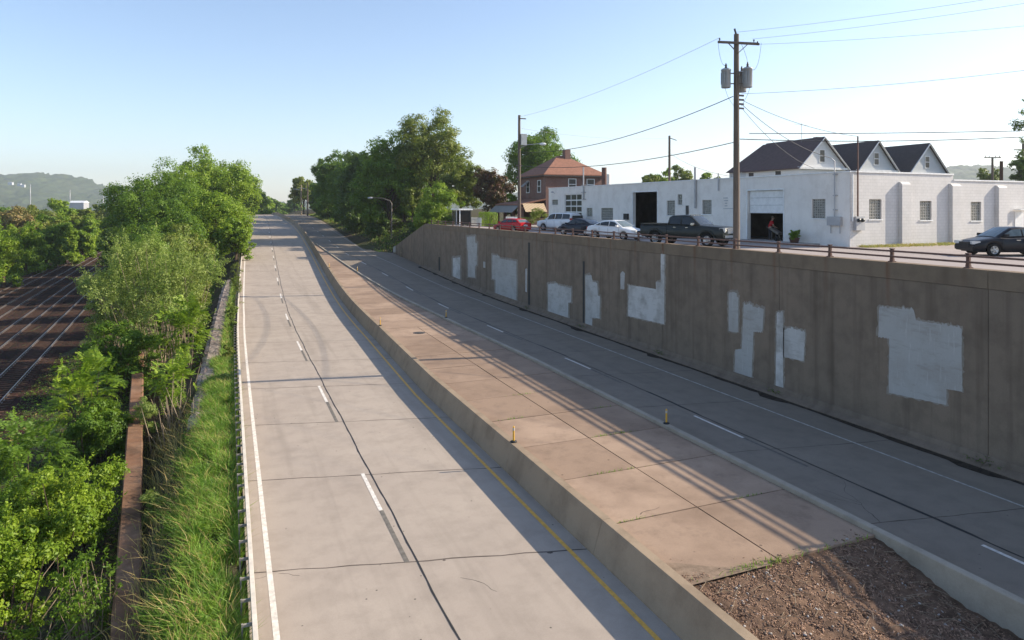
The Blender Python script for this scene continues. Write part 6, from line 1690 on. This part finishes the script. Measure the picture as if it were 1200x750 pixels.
# weeds in the cracks of the dirt patch and the foot of the retaining wall
def c5(r):
    t = r.uniform(0, 1); y = r.choice(PANEL_Y[2:-1]) + r.normal(0, .35); return (wx(y) - .3 + r.normal(0, .06), y, .18 + abs(r.normal(0, .1)))
cover('wall_foot_weeds', 420, 11, c5, .09, 'leaf_dark')
def g5(r): s = r.uniform(0, 1); p = Vector(C0) + BROT @ Vector((-.3 - abs(r.normal(0, .5)), r.uniform(.2, 22), 0)); return (p.x, p.y, STREET + .003)
blades('grass', 5200, 16, g5, .06, .2, 'grass_dry', .5, .014)

# hedge and street shrubs
def boxbush(name, label, px, X, w, d, h, mat, seed, size=.11, n=5200, cat='hedge', zb=STREET):
    rg = np.random.default_rng(seed); p = onX(px, X, zb); o = empty(name, label, cat, p)
    q = rg.uniform(-1, 1, (n, 3)); ax = rg.integers(0, 3, n); q[np.arange(n), ax] = np.sign(q[np.arange(n), ax]) * rg.uniform(.75, 1.05, n)
    P = np.sign(q) * np.abs(q) ** .8 * np.array((w / 2, d / 2, h / 2)); P[:, 2] += h / 2 + .06 * np.sin(P[:, 1] * 5); P += rg.normal(0, .04, P.shape)
    V = leaf_cards(P, q, size, rg, .55); np_mesh('leaves', V, quads(n), M[mat], o)
    stems(o, [(rg.uniform(-w * .3, w * .3), rg.uniform(-d * .4, d * .4), h * .8) for _ in range(14)], rg, .025, 'bark', .3)
boxbush('hedge', 'clipped rounded green hedge between the picket fence and the red car', 572, 31.2, 1.4, 3.4, 1.75, 'leaf_fresh', 300)
boxbush('street_shrub', 'low yellow-green clipped bush behind the red car and slim pole', 614, 33.6, 1.1, 2.0, 1.15, 'leaf_olive', 301, n=2200, cat='bush')
q = onX(631, 35.2, STREET); tree('street_shrub', 'spiky green shrub in front of the brick house beside the workshop end', q, 2.6, 1.4, 1.6, .1, .2, M['leaf_olive'], 302, ncl=40, per=90, trunk=.06, cat='bush', aspect=.22)
rg = np.random.default_rng(9); C, d = clumps(26, rg, (.55, .55, .4), .85, .3)
C[:, 0] += .15; V = foliage(C, d, .2, 60, .13, rg, .6); np_mesh('plant', V, quads(len(V) // 4), M['leaf_fresh'], PLANTER)

# ================================================================== LIGHT, SKY, AIR, CAMERA
SUN = Vector((1.0, -.2, 0)).normalized() * math.cos(R_(28.8)) + Vector((0, 0, math.sin(R_(28.8))))
ld = bpy.data.lights.new('sun', 'SUN'); ld.energy = 5.0; ld.angle = R_(.53); ld.color = (1, .885, .715)
lo = bpy.data.objects.new('sun', ld); COL.objects.link(lo); lo.rotation_euler = SUN.to_track_quat('Z', 'Y').to_euler()
w = bpy.data.worlds.new('World'); sc.world = w; w.use_nodes = True; nt = w.node_tree
bg = nt.nodes['Background']; sk = nt.nodes.new('ShaderNodeTexSky'); sk.sky_type = 'NISHITA'; sk.sun_disc = False
sk.sun_elevation = R_(28.8); sk.sun_rotation = math.atan2(SUN.x, SUN.y); sk.altitude = 200; sk.air_density = 1.0; sk.dust_density = .6; sk.ozone_density = 2.4
bg.inputs[1].default_value = .135
nt.links.new(mixc(nt, 1.0, sk.outputs[0], (1.04, .985, .975), 'MULTIPLY'), bg.inputs[0])
def haze():
    m = bpy.data.materials.new('haze_air'); m.use_nodes = True; t = m.node_tree; t.nodes.clear()
    o = t.nodes.new('ShaderNodeOutputMaterial'); v = t.nodes.new('ShaderNodeVolumePrincipled')
    v.inputs['Color'].default_value = (.86, .93, 1, 1); v.inputs['Density'].default_value = HAZE; v.inputs['Anisotropy'].default_value = .3
    t.links.new(v.outputs[0], o.inputs['Volume'])
    MB().box((-4600, -400, -5), (4600, 5200, 260)).build('haze', m, kind='stuff')
HAZE = .00019
haze()
cd = bpy.data.cameras.new('camera'); cam = bpy.data.objects.new('camera', cd); COL.objects.link(cam)
cam.location = (0, 0, HC); cam.rotation_euler = (math.pi / 2, 0, -YAW)
cd.sensor_fit = 'HORIZONTAL'; cd.sensor_width = 36; cd.lens = 36 * F / 1200; cd.shift_y = (HY - 375) / 1200; cd.clip_start = .1; cd.clip_end = 20000
sc.camera = cam
sc.render.engine = 'CYCLES'
vs_ = sc.view_settings; vs_.view_transform = 'Standard'; vs_.look = 'None'; vs_.exposure = .80; vs_.gamma = 1; vs_.use_curve_mapping = False
cy = sc.cycles; cy.max_bounces = 6; cy.diffuse_bounces = 3; cy.glossy_bounces = 3; cy.transmission_bounces = 4; cy.volume_bounces = 0; cy.transparent_max_bounces = 8; cy.use_denoising = True
print('LEAVES', NLEAF[0])
